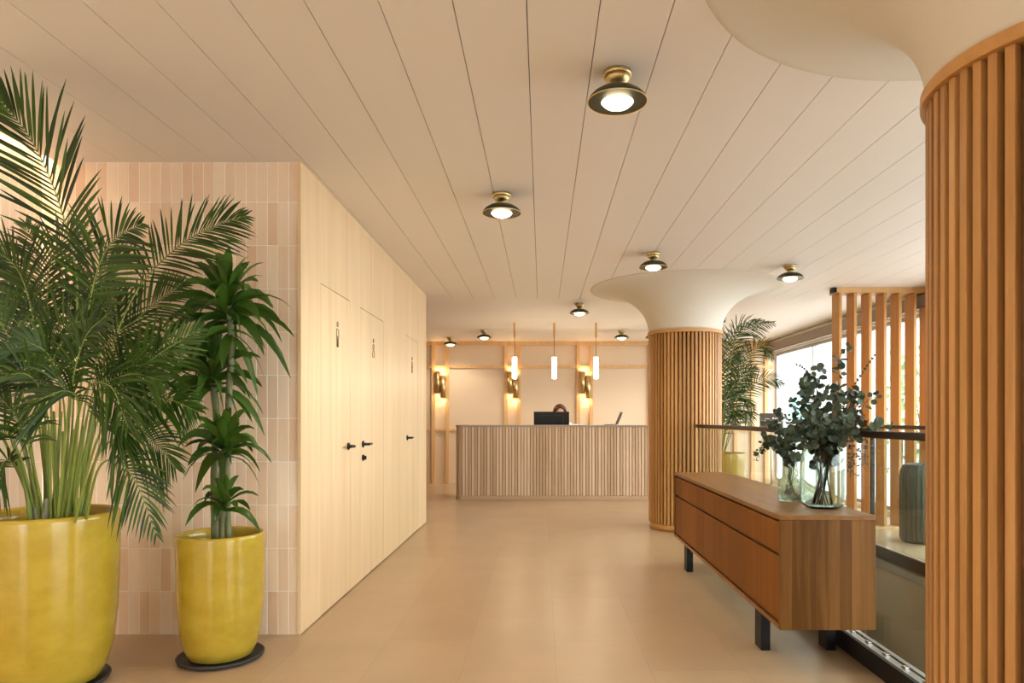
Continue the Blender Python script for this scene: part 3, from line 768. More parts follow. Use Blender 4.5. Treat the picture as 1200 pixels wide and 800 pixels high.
PEND = [(603, 'leftmost of the three white pendant tubes above the desk'), (649.5, 'middle one of the three white pendant tubes above the desk'), (698.5, 'rightmost of the three white pendant tubes above the desk')]
p0 = None; GP = 'white pendant tubes over the reception desk'
for px_, lab in PEND:
    X = (px_ - VX) / F * 10.72; Y = 10.72
    if p0 is None:
        p0 = thing('pendant_lamp', lab, 'pendant lamp', (X, Y, H), GP)
        mb = MB(); mb.box(X - .018, X + .018, Y - .018, Y + .018, H - .225, H - .001, bev=.003); mb.build('ceiling_mount', M['batten'], p0)
        mb = MB(); mb.tube([(X, Y, H - .225), (X, Y, 2.208)], .0035, 8); mb.build('cord', M['black'], p0)
        mb = MB(); mb.lathe([(.012, 2.215), (.030, 2.208), (.030, 2.196)], X, Y, 0, 24); mb.build('cap', M['brass'], p0)
        mb = MB(); mb.lathe([(.034, 2.195), (.036, 2.19), (.036, 1.872), (.032, 1.866), (.0001, 1.864)], X, Y, 0, 32); mb.build('tube_shade', M['tube'], p0)
    else: copy_thing(p0, (X, Y, H), lab, GP)
    light('pendant_lamp_glow', 'POINT', (X, Y, 1.84), 5, (1, .80, .52), shadow_soft_size=.05)

SC = [(-1.945, 'leftmost brass wall light, between the left pair of battens'), (-.56, 'brass wall light behind the leftmost pendant tube'), (.83, 'rightmost brass wall light, between the pair of battens right of the monitor')]
s0 = None; GS = 'brass twin-tube wall lights'
for X, lab in SC:
    Y = YB
    TT = [(-.052, 1.745, 2.14), (.055, 1.645, 2.055)]
    if s0 is None:
        s0 = thing('wall_light', lab, 'wall light', (X, Y, 1.9), GS)
        mb = MB(); mb.box(X - .075, X + .075, Y - .022, Y - .001, 1.76, 2.02, bev=.003); mb.build('back_plate', M['brass'], s0)
        for dx, za, zb_ in TT:
            mb = MB(); r_ = .050
            mb.lathe([(r_ - .004, za + .012), (r_ - .003, za), (r_, za), (r_, zb_), (r_ - .003, zb_), (r_ - .004, zb_ - .012)], X + dx, Y - .076, 0, 32)
            tb = mb.build('tube', M['brass'], s0)
            for zz in (za + .012, zb_ - .014):
                mb = MB(); mb.lathe([(.044, zz), (.044, zz + .002)], X + dx, Y - .076, 0, 24); mb.build('lens', M['sconce'], tb)
    else: copy_thing(s0, (X, Y, 1.9), lab, GS)
    for dx, za, zb_ in TT:
        light('wall_light_glow', 'SPOT', (X + dx, Y - .076, zb_ + .004), 2.6, (1, .62, .28), (PI, 0, 0), spot_size=math.radians(150), spot_blend=.5, shadow_soft_size=.03)
        light('wall_light_glow', 'SPOT', (X + dx, Y - .076, za - .004), 2.6, (1, .62, .28), (0, 0, 0), spot_size=math.radians(150), spot_blend=.5, shadow_soft_size=.03)

# cove strip over the left tiled wall
mb = MB(); mb.box(XL + .03, XL + .06, YN + .05, YT - .02, 2.955, 2.965); mb.box(XL + .022, XL + .068, YN + .05, YT - .02, 2.9655, 2.9795, 1)
tag(mb.build('cove_light_strip', [M['led'], M['alu']]), 'glowing warm light strip in the ceiling cove over the left tiles', 'strip light')

light('cove_glow', 'AREA', (XL + .045, (YN + YT) / 2, 2.952), 45, (1, .80, .52), (0, math.radians(4), 0), shape='RECTANGLE', size=.03, size_y=YT - YN - .1)
# ceiling sprinkler
sp = at(848, 372, 10.2)
t = thing('ceiling_sensor', 'tiny dark sensor on the ceiling right of the column capital', 'sensor', (sp.x, 10.2, H))
mb = MB(); mb.lathe([(.045, -.0008), (.045, -.02), (.02, -.028)], sp.x, 10.2, H, 20); mb.build('base', M['alu'], t)
mb = MB(); mb.lathe([(.02, -.0285), (.03, -.045), (.025, -.06), (.0001, -.07)], sp.x, 10.2, H, 20); mb.build('head', M['screen'], t)

# ------------------------------------------------------------------ sideboard
SX0, SX1, SY0, SY1, SZ0, SZ1 = 1.153, 1.616, 3.345, 6.02, .225, .78
t = thing('sideboard', 'long low walnut-coloured sideboard on black legs beside the glass balustrade', 'sideboard', ((SX0 + SX1) / 2, (SY0 + SY1) / 2, 0))
th = .022
mb = MB(); mb.box(SX0, SX1, SY0, SY1, SZ1 - th, SZ1, bev=.0015); mb.build('top_panel', M['teaktop'], t)
mb = MB(); mb.box(SX0, SX1, SY0, SY0 + th, SZ0, SZ1 - th - .0005, bev=.0015); mb.build('side_panel', M['teakend'], t)
mb = MB(); mb.box(SX0, SX1, SY1 - th, SY1, SZ0, SZ1 - th - .0005, bev=.0015); mb.build('side_panel', M['teakend'], t)
mb = MB(); mb.box(SX0, SX1, SY0 + th + .0005, SY1 - th - .0005, SZ0, SZ0 + th); mb.build('bottom_panel', M['teak'], t)
mb = MB(); mb.box(SX0 + .03, SX1 - .004, SY0 + th + .001, SY1 - th - .001, SZ0 + th + .001, SZ1 - th - .001); mb.build('carcass', M['deskcore'], t)
nd = 5; ya, yb = SY0 + th + .004, SY1 - th - .004; w = (yb - ya) / nd
for k in range(nd):
    a, b_ = ya + k * w + .0008, ya + (k + 1) * w - .0008
    mb = MB(); mb.box(SX0 + .006, SX0 + .026, a, b_, .592, SZ1 - th - .016, bev=.001); mb.build('drawer', M['teakfront'], t)
    mb = MB(); mb.box(SX0 + .006, SX0 + .026, a, b_, SZ0 + th + .012, .574, bev=.001); mb.build('door', M['teakfront'], t)
for (lx, ly) in ((1.180, 3.72), (1.180, 5.62), (1.532, 3.72), (1.532, 5.62)):
    mb = MB(); mb.box(lx, lx + .05, ly, ly + .11, .001, SZ0 - .0005, bev=.002); mb.build('leg', M['black'], t)

# ------------------------------------------------------------------ vases and branches
vx, vy = at(965, 590, 3.63).x, 3.64
def vase_prof(out, thick, zt):
    inner = [(max(.0001, r - thick), max(z, thick * 1.6)) for r, z in reversed(out)]
    return out + inner
t = thing('glass_vase', 'large pale green glass cylinder vase on the near end of the sideboard', 'vase', (vx, vy, SZ1 + .0008))
o_ = [(.0001, 0), (.075, 0), (.098, .012), (.110, .035), (.113, .065), (.113, .20), (.110, .27), (.098, .31), (.082, .33), (.080, .345)]
mb = MB(); mb.lathe(vase_prof(o_, .004, .345), vx, vy, SZ1 + .0008, 56); mb.build('vessel', M['vaseA'], t)
wx, wy_ = at(926, 585, 3.95).x, 3.95
t = thing('glass_vase', 'smaller hammered green glass vase behind the large vase', 'vase', (wx, wy_, SZ1 + .0008))
o_ = [(.0001, 0), (.062, 0), (.067, .006), (.067, .105), (.063, .116), (.047, .128), (.043, .14), (.041, .20), (.043, .24), (.047, .25)]
mb = MB(); mb.lathe(vase_prof(o_, .004, .25), wx, wy_, SZ1 + .0008, 48); mb.build('vessel', M['vaseB'], t)

def round_leaf(mb, p, d, n, r, tone, n_=9):
    d = d.normalized(); n = (n - d * n.dot(d)).normalized(); s = d.cross(n)
    vs = [p + d * r]; 
    for k in range(n_):
        a = PI + 2 * PI * k / n_
        q = p + d * (r + r * math.cos(a)) + s * (r * .95 * math.sin(a)) + n * (.22 * r * abs(math.sin(a)))
        vs.append(q)
    mb.add(vs, [(0, 1 + k, 1 + (k + 1) % n_) for k in range(n_)], 0, True, tone)
def branch(pts, label, leaf, r0, r1, step, start, m, base, n_extra=0, twig=False, group=None, buds=False):
    ps = catmull(pts, 40)
    b0 = ps[0]
    t = thing('eucalyptus_branch' if not twig else 'bare_twig', label, 'branch', tuple(b0), group)
    mb = MB(); mb.tube(ps, [.0032 - .0018 * i / 40 for i in range(41)], 6); mb.build('stem', M['twig'], t)
    mb = MB(); i = 0
    Ltot = sum((ps[k + 1] - ps[k]).length for k in range(40)); acc = 0; nxt = Ltot * start; ang = R.random() * 6
    for k in range(40):
        acc += (ps[k + 1] - ps[k]).length
        while acc >= nxt:
            f = nxt / Ltot; nxt += step
            tg = (ps[k + 1] - ps[k]).normalized(); ang += 1.9
            u = tg.orthogonal().normalized(); w_ = tg.cross(u)
            for q in (0, PI):
                dd = (u * math.cos(ang + q) + w_ * math.sin(ang + q)) + tg * .35 + Vector((R.uniform(-.3, .3), R.uniform(-.3, .3), R.uniform(-.3, .3)))
                rr_ = (r0 + (r1 - r0) * f) * R.uniform(.75, 1.2)
                nn = Vector((R.uniform(-1, 1), -1.0 + R.uniform(-.6, .9), R.uniform(-.3, 1)))
                if buds:
                    c = ps[k] + dd.normalized() * .004
                    mb.lathe([(.0001, -.006), (.004, -.002), (.004, .003), (.0001, .007)], c.x, c.y, c.z, 8)
                else:
                    stalk = ps[k] + dd.normalized() * .008
                    round_leaf(mb, stalk, dd, nn, rr_, R.random())
    for e in range(n_extra):
        k = R.randint(14, 39)
        dd = Vector((R.uniform(-1, 1), R.uniform(-1, 1), R.uniform(-.7, 1)))
        q0 = ps[k]; q1 = q0 + dd.normalized() * R.uniform(.03, .07)
        mb.tube([q0, q1], .001, 4, cap=False)
        for _ in range(3):
            round_leaf(mb, q0.lerp(q1, R.uniform(.4, 1)), Vector((R.uniform(-1, 1), R.uniform(-1, 1), R.uniform(-1, 1))), Vector((R.uniform(-.6, .6), -1, R.uniform(-.3, 1))), R.uniform(r1 * .8, r0), R.random())
    if buds or leaf: mb.build('buds' if buds else 'leaves', m, t)
    return t
def vp(px, py, dy=0): return at(px, py, 3.64 + dy)
def stemA(dx, dy_): # foot inside the large vase, then the mouth
    a = R.uniform(0, 6.28)
    return [Vector((vx + .05 * math.cos(a), vy + .05 * math.sin(a), SZ1 + .02)), Vector((vx + dx * .5, vy + dy_ * .5, SZ1 + .19)), Vector((vx + dx, vy + dy_, SZ1 + .335))]
def stemB(dx, dy_):
    a = R.uniform(0, 6.28)
    return [Vector((wx + .03 * math.cos(a), wy_ + .03 * math.sin(a), SZ1 + .02)), Vector((wx + dx * .6, wy_ + dy_ * .6, SZ1 + .14)), Vector((wx + dx, wy_ + dy_, SZ1 + .24))]
GB = 'branches in the two glass vases'
EU, EL = M['euc'], M['eucl']
branch(stemA(.03, .02) + [vp(975, 485), vp(984, 450), vp(983, 420, .02), vp(998, 403, .03)], 'tallest eucalyptus branch, rising above the bouquet before the slats', True, .025, .017, .028, .48, EU, 0, 0, group=GB)
branch(stemA(.0, .03) + [vp(962, 480, .03), vp(956, 450, .02), vp(962, 432)], 'upright branch with large round leaves left of the tallest one', True, .023, .019, .024, .45, EU, 0, 14, group=GB)
branch(stemA(-.02, .0) + [vp(952, 490), vp(945, 455), vp(950, 440)], 'upright branch with big round leaves over the left of the large vase', True, .023, .019, .024, .45, EU, 0, 14, group=GB)
branch(stemA(-.04, .03) + [vp(945, 500, .05), vp(934, 480, .05), vp(928, 468, .05)], 'dark branch leaning up left against the window', True, .022, .016, .024, .5, EU, 0, 8, group=GB)
branch(stemA(.04, .0) + [vp(985, 500), vp(1004, 488), vp(1016, 470), vp(1032, 462)], 'branch with a few hanging leaves right of centre', True, .020, .017, .045, .6, EU, 0, 0, group=GB)
branch(stemA(.05, -.02) + [vp(988, 508), vp(1010, 500), vp(1028, 500), vp(1046, 503)], 'paler branch reaching right over the dark handrail', True, .025, .026, .030, .62, EL, 0, 4, group=GB)
branch(stemA(.02, -.04) + [vp(970, 505, -.08), vp(962, 492, -.12), vp(955, 485, -.14)], 'leafy branch in the front middle of the bouquet', True, .021, .017, .022, .45, EU, 0, 16, group=GB)
branch(stemA(.04, -.03) + [vp(980, 505, -.06), vp(990, 494, -.08), vp(996, 490, -.1)], 'leafy branch at the front right above the large vase rim', True, .021, .016, .022, .45, EU, 0, 16, group=GB)
branch(stemA(-.05, -.03) + [vp(948, 515, -.04), vp(936, 508, -.06), vp(925, 510, -.06)], 'leafy branch hanging forward left over the large vase rim', True, .021, .016, .022, .45, EU, 0, 16, group=GB)
branch(stemA(.02, .05) + [vp(980, 500, .1), vp(976, 470, .12), vp(972, 455, .12)], 'branch at the back of the bouquet, behind the round leaves', True, .022, .018, .022, .45, EU, 0, 12, group=GB)
branch(stemA(.05, .02) + [vp(990, 505, .03), vp(1004, 490, .04), vp(1012, 500, .04), vp(1014, 550, .04)], 'brown feathery filler branch drooping right of the large vase', True, .008, .005, .008, .45, M['dry'], 0, 110, group=GB)
branch(stemA(.055, .03) + [vp(990, 500, .06), vp(999, 478, .06), vp(1000, 500, .06), vp(996, 560, .06)], 'brown feathery filler branch hanging along the right side of the large vase', True, .008, .005, .008, .45, M['dry'], 0, 110, group=GB)
branch(stemA(.03, -.01) + [vp(985, 480), vp(1005, 445), vp(1028, 412)], 'bare dark twig slanting up right across the slatted boards', True, 0, 0, .022, .74, M['twig'], 0, 0, True, GB, True)
branch(stemA(-.02, .02) + [vp(955, 470), vp(948, 440), vp(940, 430), vp(931, 426)], 'bare budded twig bending left in front of the window', True, 0, 0, .014, .70, M['twig'], 0, 0, True, GB, True)
branch(stemA(.045, .01) + [vp(984, 505, .02), vp(994, 480, .02), vp(1000, 462, .02), vp(1006, 455, .02)], 'dark branch between the tallest branch and the slanting twig', True, .020, .015, .022, .48, EU, 0, 12, group=GB)
branch(stemA(.03, -.045) + [vp(978, 512, -.07), vp(992, 508, -.1), vp(1004, 512, -.12)], 'low leafy branch at the front right, over the shoulder of the large vase', True, .021, .016, .022, .45, EU, 0, 14, group=GB)
branch(stemA(-.03, -.045) + [vp(958, 512, -.07), vp(948, 500, -.1), vp(940, 496, -.12)], 'low leafy branch at the front left of the large vase', True, .020, .016, .022, .45, EU, 0, 14, group=GB)
def wp(px, py, dy=0): return at(px, py, 3.95 + dy)
branch(stemB(-.01, 0) + [wp(920, 515), wp(910, 500), wp(905, 498)], 'leafy branch rising left from the smaller vase', True, .020, .016, .022, .45, EU, 0, 16, group=GB)
branch(stemB(.01, .01) + [wp(928, 510), wp(922, 488), wp(914, 484)], 'branch with small round leaves beside the dark sign', True, .018, .010, .024, .45, EU, 0, 6, group=GB)
branch(stemB(-.02, -.01) + [wp(912, 520), wp(898, 515), wp(890, 528), wp(886, 540)], 'thin branch drooping at the far left of the smaller vase', True, .014, .011, .026, .5, EU, 0, 4, group=GB)
branch(stemB(.02, -.01) + [wp(932, 515), wp(938, 502), wp(944, 498)], 'leafy branch filling the gap between the two vases', True, .020, .016, .022, .45, EU, 0, 14, group=GB)
branch(stemB(-.01, -.02) + [wp(916, 522, -.04), wp(904, 516, -.06), wp(900, 520, -.06)], 'dark leafy branch spilling over the rim of the smaller vase', True, .020, .016, .022, .45, EU, 0, 14, group=GB)

# ------------------------------------------------------------------ potted plants
def pot_profile(s, hgt, r):
    out = [(.0001, 0), (r * .64, 0), (r * .74, hgt * .02), (r * .83, hgt * .09), (r * .91, hgt * .21), (r * .965, hgt * .40), (r * .99, hgt * .62), (r * 1.0, hgt * .85), (r * 1.0, hgt * .97), (r * .995, hgt * .99), (r * .97, hgt)]
    return out + [(r * .93, hgt * .985), (r * .92, hgt * .93), (r * .91, hgt * .85)]
def make_pot(t, cx, cy, z0, hgt, r):
    mb = MB(); mb.lathe(pot_profile(1, hgt, r), cx, cy, z0, 72); mb.build('pot', M['pot'], t)
    mb = MB(); mb.lathe([(r * .915, hgt * .885), (r * .5, hgt * .90), (.0001, hgt * .905)], cx, cy, z0, 48); mb.build('soil', M['soil'], t)
def saucer(cx, cy, r, label):
    mb = MB(); mb.lathe([(.0001, .001), (r * .88, .001), (r * .97, .008), (r, .022), (r * .985, .026), (r * .94, .018), (r * .86, .011), (.0001, .011)], cx, cy, 0, 64)
    tag(mb.build('plant_saucer', M['stone'], None), label, 'saucer')

def frond(t, pts, leaf, width, n, ref, m, start=.32, droop=.3, spread=1.0, sm=None, stemr=.006, rnd=R):
    ns = 44
    ps = catmull(pts, ns)
    mb = MB(); mb.tube(ps, [stemr * (1 - .82 * i / ns) for i in range(ns + 1)], 6)
    mb.sm = [True] * len(mb.f)
    nst = len(mb.f)
    ref = Vector(ref).normalized()
    for k in range(n):
        f = start + (1 - start) * (k + .5) / n
        i = min(int(f * ns), ns - 1); u = f * ns - i
        p = ps[i].lerp(ps[i + 1], u); tg = (ps[i + 1] - ps[i]).normalized()
        side = tg.cross(ref)
        if side.length < .1: side = tg.orthogonal()
        side.normalize(); nr = side.cross(tg)
        g_ = (f - start) / (1 - start)
        ll = leaf * (.42 + .62 * math.sin(PI * min(1, g_ * .85 + .12))) * (1 - .66 * g_ ** 2)
        for s_ in (-1, 1):
            d = (tg * (.55 + .75 * g_) + side * s_ * (1.0 - .35 * g_) * spread + nr * rnd.uniform(-.05, .3)).normalized()
            d = (d + Vector((rnd.uniform(-.07, .07), rnd.uniform(-.07, .07), rnd.uniform(-.07, .07)))).normalized()
            l_ = ll * rnd.uniform(.88, 1.08); dr = droop * rnd.uniform(.6, 1.3)
            q = [p + d * (l_ * a) + Vector((0, 0, -1)) * (dr * l_ * a * a) for a in (0, .22, .45, .7, .88, 1)]
            w_ = width * .98 * rnd.uniform(.8, 1.1) * (1 - .35 * g_)
            mb.strip(q, [w_ * .4, w_ * .85, w_, w_ * .8, w_ * .45, w_ * .06], nr, .3, 1, rnd.random())
    return mb.build('frond', [M['stem'], m], t)

# large palm
AX, AY = -2.327, 3.245
saucer(AX, AY, .262, 'dark round saucer under the large yellow pot')
ar = thing('potted_palm', 'tall areca palm in the large mustard yellow pot at the left edge', 'potted plant', (AX, AY, .012))
make_pot(ar, AX, AY, .012, .80, .300)
def q(px, py, Y): return at(px, py, Y)
def base(px, Y): return Vector(((px - VX) / F * Y, Y, .73))
FR = [  # control points (px, py, distance), leaflet length, width, count, droop
 ([(72, 3.25), (84, 450, 3.18), (90, 330, 3.1), (70, 240, 3.0), (38, 166, 2.9), (-4, 112, 2.8)], .45, .024, 24, .08),
 ([(80, 3.22), (96, 440, 3.12), (108, 340, 3.05), (130, 285, 3.0), (166, 262, 2.95)], .30, .020, 24, .20),
 ([(88, 3.28), (122, 440, 3.3), (158, 345, 3.32), (205, 292, 3.34), (248, 266, 3.36), (288, 253, 3.38)], .30, .018, 30, .18),
 ([(90, 3.2), (112, 500, 3.1), (142, 450, 3.05), (182, 418, 3.0), (236, 384, 3.0)], .27, .020, 20, .08),
 ([(92, 3.22), (118, 520, 3.15), (150, 482, 3.1), (188, 466, 3.08), (232, 482, 3.05)], .27, .016, 26, .35),
 ([(98, 3.15), (114, 552, 3.02), (136, 540, 2.95), (160, 566, 2.92), (184, 628, 2.9)], .20, .018, 15, .45),
 ([(96, 3.2), (114, 535, 3.1), (146, 512, 3.05), (182, 520, 3.02), (206, 548, 3.0)], .25, .015, 22, .35),
 ([(60, 3.25), (50, 450, 3.2), (36, 360, 3.15), (18, 312, 3.1), (-14, 290, 3.05)], .34, .018, 26, .30),
 ([(50, 3.25), (30, 480, 3.2), (12, 400, 3.15), (-20, 350, 3.1)], .34, .018, 26, .30),
 ([(46, 3.22), (22, 530, 3.1), (-4, 505, 3.0), (-36, 530, 2.95)], .28, .016, 20, .40),
 ([(65, 3.3), (70, 450, 3.35), (56, 360, 3.4), (62, 300, 3.42), (92, 262, 3.44)], .34, .018, 24, .25),
 ([(70, 3.2), (76, 490, 3.05), (60, 420, 2.98), (20, 395, 2.92)], .30, .017, 24, .40),
 ([(74, 3.3), (86, 470, 3.4), (80, 380, 3.48), (100, 322, 3.5)], .34, .020, 24, .20),
 ([(55, 3.2), (30, 510, 3.05), (-10, 452, 2.95)], .32, .017, 24, .35),
 ([(60, 3.15), (56, 490, 3.0), (34, 440, 2.92), (-10, 445, 2.88)], .28, .016, 22, .45),
 ([(84, 3.3), (106, 470, 3.4), (136, 390, 3.48), (130, 330, 3.5)], .32, .019, 24, .22),
 ([(86, 3.15), (104, 480, 3.0), (146, 440, 2.95), (194, 446, 2.9)], .28, .016, 24, .40),
 ([(76, 3.15), (92, 490, 2.98), (78, 458, 2.9), (28, 478, 2.86)], .26, .014, 24, .45),
 ([(70, 3.15), (96, 470, 2.95), (128, 452, 2.88), (150, 500, 2.85)], .26, .014, 22, .45),
 ([(82, 3.3), (110, 430, 3.4), (165, 370, 3.45), (215, 330, 3.46)], .30, .018, 24, .22),
 ([(52, 3.3), (26, 470, 3.35), (30, 380, 3.4), (10, 330, 3.42)], .32, .018, 22, .30),
 ([(66, 3.2), (60, 460, 3.1), (72, 390, 3.05), (108, 372, 3.0)], .30, .018, 22, .30),
 ([(90, 3.3), (112, 480, 3.38), (158, 425, 3.45), (205, 410, 3.48)], .28, .017, 22, .28),
 ([(66, 3.1), (80, 480, 2.95), (98, 400, 2.88), (128, 366, 2.84)], .28, .018, 22, .3),
 ([(78, 3.3), (84, 430, 3.36), (112, 330, 3.42), (150, 300, 3.46)], .32, .020, 24, .2),
 ([(58, 3.3), (40, 420, 3.36), (48, 330, 3.42), (30, 260, 3.46)], .32, .018, 24, .25),
 ([(84, 3.1), (112, 520, 2.95), (134, 490, 2.9), (150, 520, 2.88)], .24, .015, 20, .45),
 ([(44, 3.25), (24, 560, 3.2), (6, 540, 3.15), (-14, 590, 3.1)], .22, .015, 16, .45),
]
for pts, ll, w, n, dr in FR:
    b_ = base(*pts[0]); P3 = [b_] + [q(*p) for p in pts[1:]]
    ref = (R.uniform(-.35, .35), -1, R.uniform(.0, .55))
    frond(ar, P3, ll, w * .80, int(n * 1.35), ref, M['palm'], .44, dr)
for k in range(17):
    px_ = 38 + 60 * k / 16; Y = 3.245 + R.uniform(-.11, .11); b_ = base(px_, Y); lean = (px_ - 66) / 30
    tp = b_ + Vector((lean * .10 + R.uniform(-.05, .05), R.uniform(-.10, .08), R.uniform(.40, .62)))
    mb = MB(); r_ = R.uniform(.009, .014)
    mb.tube(catmull([b_ + Vector((0, 0, -.03)), b_.lerp(tp, .4) + Vector((-lean * .02, 0, 0)), tp], 8), [r_ * (1 - .06 * i) for i in range(9)], 8)
    mb.build('stalk', M['stem'], ar)
for (px_, Y, r_) in ((42, 3.2, .017), (53, 3.18, .015), (88, 3.2, .016), (95, 3.26, .014)):
    b_ = base(px_, Y); mb = MB(); mb.tube([b_ + Vector((0, 0, -.02)), b_ + Vector((0, 0, .08)), b_ + Vector((R.uniform(-.01, .01), 0, .15))], [r_, r_ * .95, r_ * .6], 10)
    mb.build('stem_base', M['palecane'], ar)

# dracaena
BX, BY = -1.676, 3.61
saucer(BX, BY, .213, 'dark round saucer under the smaller yellow pot')
dr_ = thing('potted_dracaena', 'dracaena with strap leaf crowns in the smaller mustard yellow pot', 'potted plant', (BX, BY, .012))
make_pot(dr_, BX, BY, .012, .643, .2135)
def crown(px, py, Y, n, ln, w, label_=None, spanz=.10, el0=-.35, el1=1.35):
    c = at(px, py, Y); mb = MB()
    for k in range(n):
        f = (k + .5) / n
        az = k * 2.39996 + R.uniform(-.25, .25); el = el0 + (el1 - el0) * f ** .9 + R.uniform(-.12, .12)
        d = Vector((math.cos(az) * math.cos(el), math.sin(az) * math.cos(el) * .8, math.sin(el)))
        p = c + Vector((0, 0, spanz * (f - .2)))
        l_ = ln * R.uniform(.8, 1.12) * (1 - .25 * abs(f - .5)); dp = R.uniform(.35, .8) * (1 - .75 * f)
        pts = [p + d * (l_ * a) + Vector((0, 0, -1)) * (dp * l_ * a * a * a * 1.2) + Vector((0, 0, 1)) * (.22 * l_ * a * (1 - a)) for a in (0, .12, .28, .46, .64, .82, .94, 1)]
        nr = Vector((-math.cos(az) * math.sin(el), -math.sin(az) * math.sin(el), math.cos(el) + .2)).normalized()
        nr = Quaternion(d, R.uniform(-1.0, 1.0)) @ nr
        ww = w * R.uniform(.85, 1.1)
        mb.strip(pts, [ww * .5, ww * .62, ww * .88, ww, ww * .92, ww * .62, ww * .28, ww * .04], nr, .25, 0, min(1, max(0, .25 + .5 * f + R.uniform(-.25, .25))))
    return mb.build('leaf_crown', M['drac'], dr_)
def cane(pts, r_):
    mb = MB(); mb.tube(catmull(pts, 14), [r_ * (1 + .08 * (i % 2)) for i in range(15)], 12); return mb.build('cane', M['cane'], dr_)
zs = .58
def bz(px, Y): return Vector(((px - VX) / F * Y, Y, zs))
cane([bz(252, 3.62), at(251, 560, 3.62), at(254, 490, 3.62), at(248, 440, 3.63)], .0175)
cane([bz(268, 3.58), at(266, 560, 3.58), at(268, 470, 3.59), at(271, 400, 3.6), at(266, 345, 3.6)], .0155)
cane([bz(259, 3.55), at(262, 590, 3.52), at(264, 578, 3.5)], .010)
cane([bz(260, 3.66), at(258, 570, 3.6), at(262, 528, 3.52)], .011)
crown(267, 372, 3.6, 52, .345, .056, spanz=.15, el0=-.2, el1=1.25)
crown(270, 392, 3.6, 8, .24, .050, spanz=.04, el0=-.8, el1=-.1)
crown(248, 452, 3.62, 44, .29, .054, spanz=.14, el0=-.25)
crown(247, 420, 3.64, 8, .20, .045, spanz=.05, el0=.6, el1=1.4)
crown(263, 532, 3.52, 34, .25, .050, spanz=.10, el0=-.15)
crown(263, 596, 3.5, 20, .20, .042, spanz=.06, el0=.0)

# palm by the far wall
CX, CY = 2.36, 9.1
fp = thing('potted_palm', 'palm in a yellow pot behind the glass, right of the middle column', 'potted plant', (CX, CY, .001))
make_pot(fp, CX, CY, .001, .80, .315)
for pts, ll in (
 ([(843, 9.1), (850, 460, 9.0), (862, 400, 8.9), (880, 384, 8.8), (907, 378, 8.7)], .36),
 ([(842, 9.1), (848, 470, 9.1), (850, 420, 9.1), (846, 385, 9.1)], .42),
 ([(844, 9.1), (856, 480, 9.0), (872, 430, 8.9), (890, 405, 8.8), (905, 420, 8.7)], .38),
 ([(846, 9.1), (860, 490, 9.0), (878, 455, 8.9), (900, 443, 8.8), (918, 450, 8.75)], .30),
 ([(840, 9.1), (846, 480, 9.0), (840, 430, 8.9), (825, 400, 8.8)], .42),
 ([(845, 9.15), (858, 470, 9.25), (868, 430, 9.3), (876, 400, 9.3)], .40),
 ([(845, 9.1), (852, 490, 8.95), (866, 465, 8.85), (884, 480, 8.8)], .34),
 ([(843, 9.1), (850, 500, 9.0), (858, 480, 8.9), (862, 500, 8.85)], .34),
 ([(843, 9.2), (852, 460, 9.3), (856, 410, 9.35), (868, 380, 9.35)], .42),
 ([(841, 9.1), (836, 480, 9.1), (820, 440, 9.1)], .40),
 ([(842, 9.2), (848, 490, 9.3), (858, 440, 9.35), (866, 415, 9.35)], .40),
 ([(846, 9.0), (860, 500, 8.9), (872, 480, 8.85), (880, 500, 8.8)], .32),
 ([(840, 9.2), (842, 450, 9.3), (862, 385, 9.3), (895, 376, 9.2)], .36),
 ([(842, 9.0), (846, 510, 8.9), (850, 470, 8.85), (862, 448, 8.8)], .36),
 ([(845, 9.05), (856, 470, 8.95), (868, 445, 8.9), (886, 430, 8.85)], .36)):
    b_ = Vector(((pts[0][0] - VX) / F * pts[0][1], pts[0][1], .71)); P3 = [b_] + [at(*p) for p in pts[1:]]
    frond(fp, P3, ll * .8, .018, 24, (R.uniform(-.4, .4), -1, R.uniform(0, .5)), M['palmfar'], .33, .3, stemr=.008)

# dark sign on a slim stand by the far wall
sx = (904 - VX) / F * 9.2; sy = 9.2
t = thing('sign_stand', 'dark two-column notice panel on a slim post behind the balustrade', 'sign', (sx, sy, 0))
zt, zb2 = zpx(484, sy), zpx(501.5, sy); hw = 13.5 / F * sy
mb = MB(); mb.box(sx - hw, sx + hw, sy - .012, sy + .012, zb2, zt, bev=.003); pn = mb.build('panel', M['sign'], t)
mb = MB(); yq = sy - .0135
def bar(u0, u1, v0, v1): mb.box(sx - hw + 2 * hw * u0, sx - hw + 2 * hw * u1, yq, yq + .0012, zt - (zt - zb2) * v1, zt - (zt - zb2) * v0)
for (u0, u1, v0, v1) in ((.53, .60, .28, .40), (.63, .66, .28, .40), (.69, .72, .28, .40), (.75, .78, .28, .40), (.20, .40, .36, .39), (.54, .96, .48, .54), (.60, .90, .60, .66)): bar(u0, u1, v0, v1)
for k in range(5): bar(.05 + k * .085, .10 + k * .085, .48, .54)
for k in range(4): bar(.12 + k * .08, .17 + k * .08, .60, .66)
bar(.36, .42, .76, .90); bar(.56, .60, .78, .92)
tag(mb.build('lettering', M['paper'], pn), 'rows of tiny pale lettering')
mb = MB(); mb.tube([(sx, sy, .012), (sx, sy, zb2)], .010, 12); mb.build('post', M['chromium'], t)
mb = MB(); mb.lathe([(.15, .001), (.15, .010), (.02, .014)], sx, sy, 0, 32); mb.build('foot', M['black'], t)

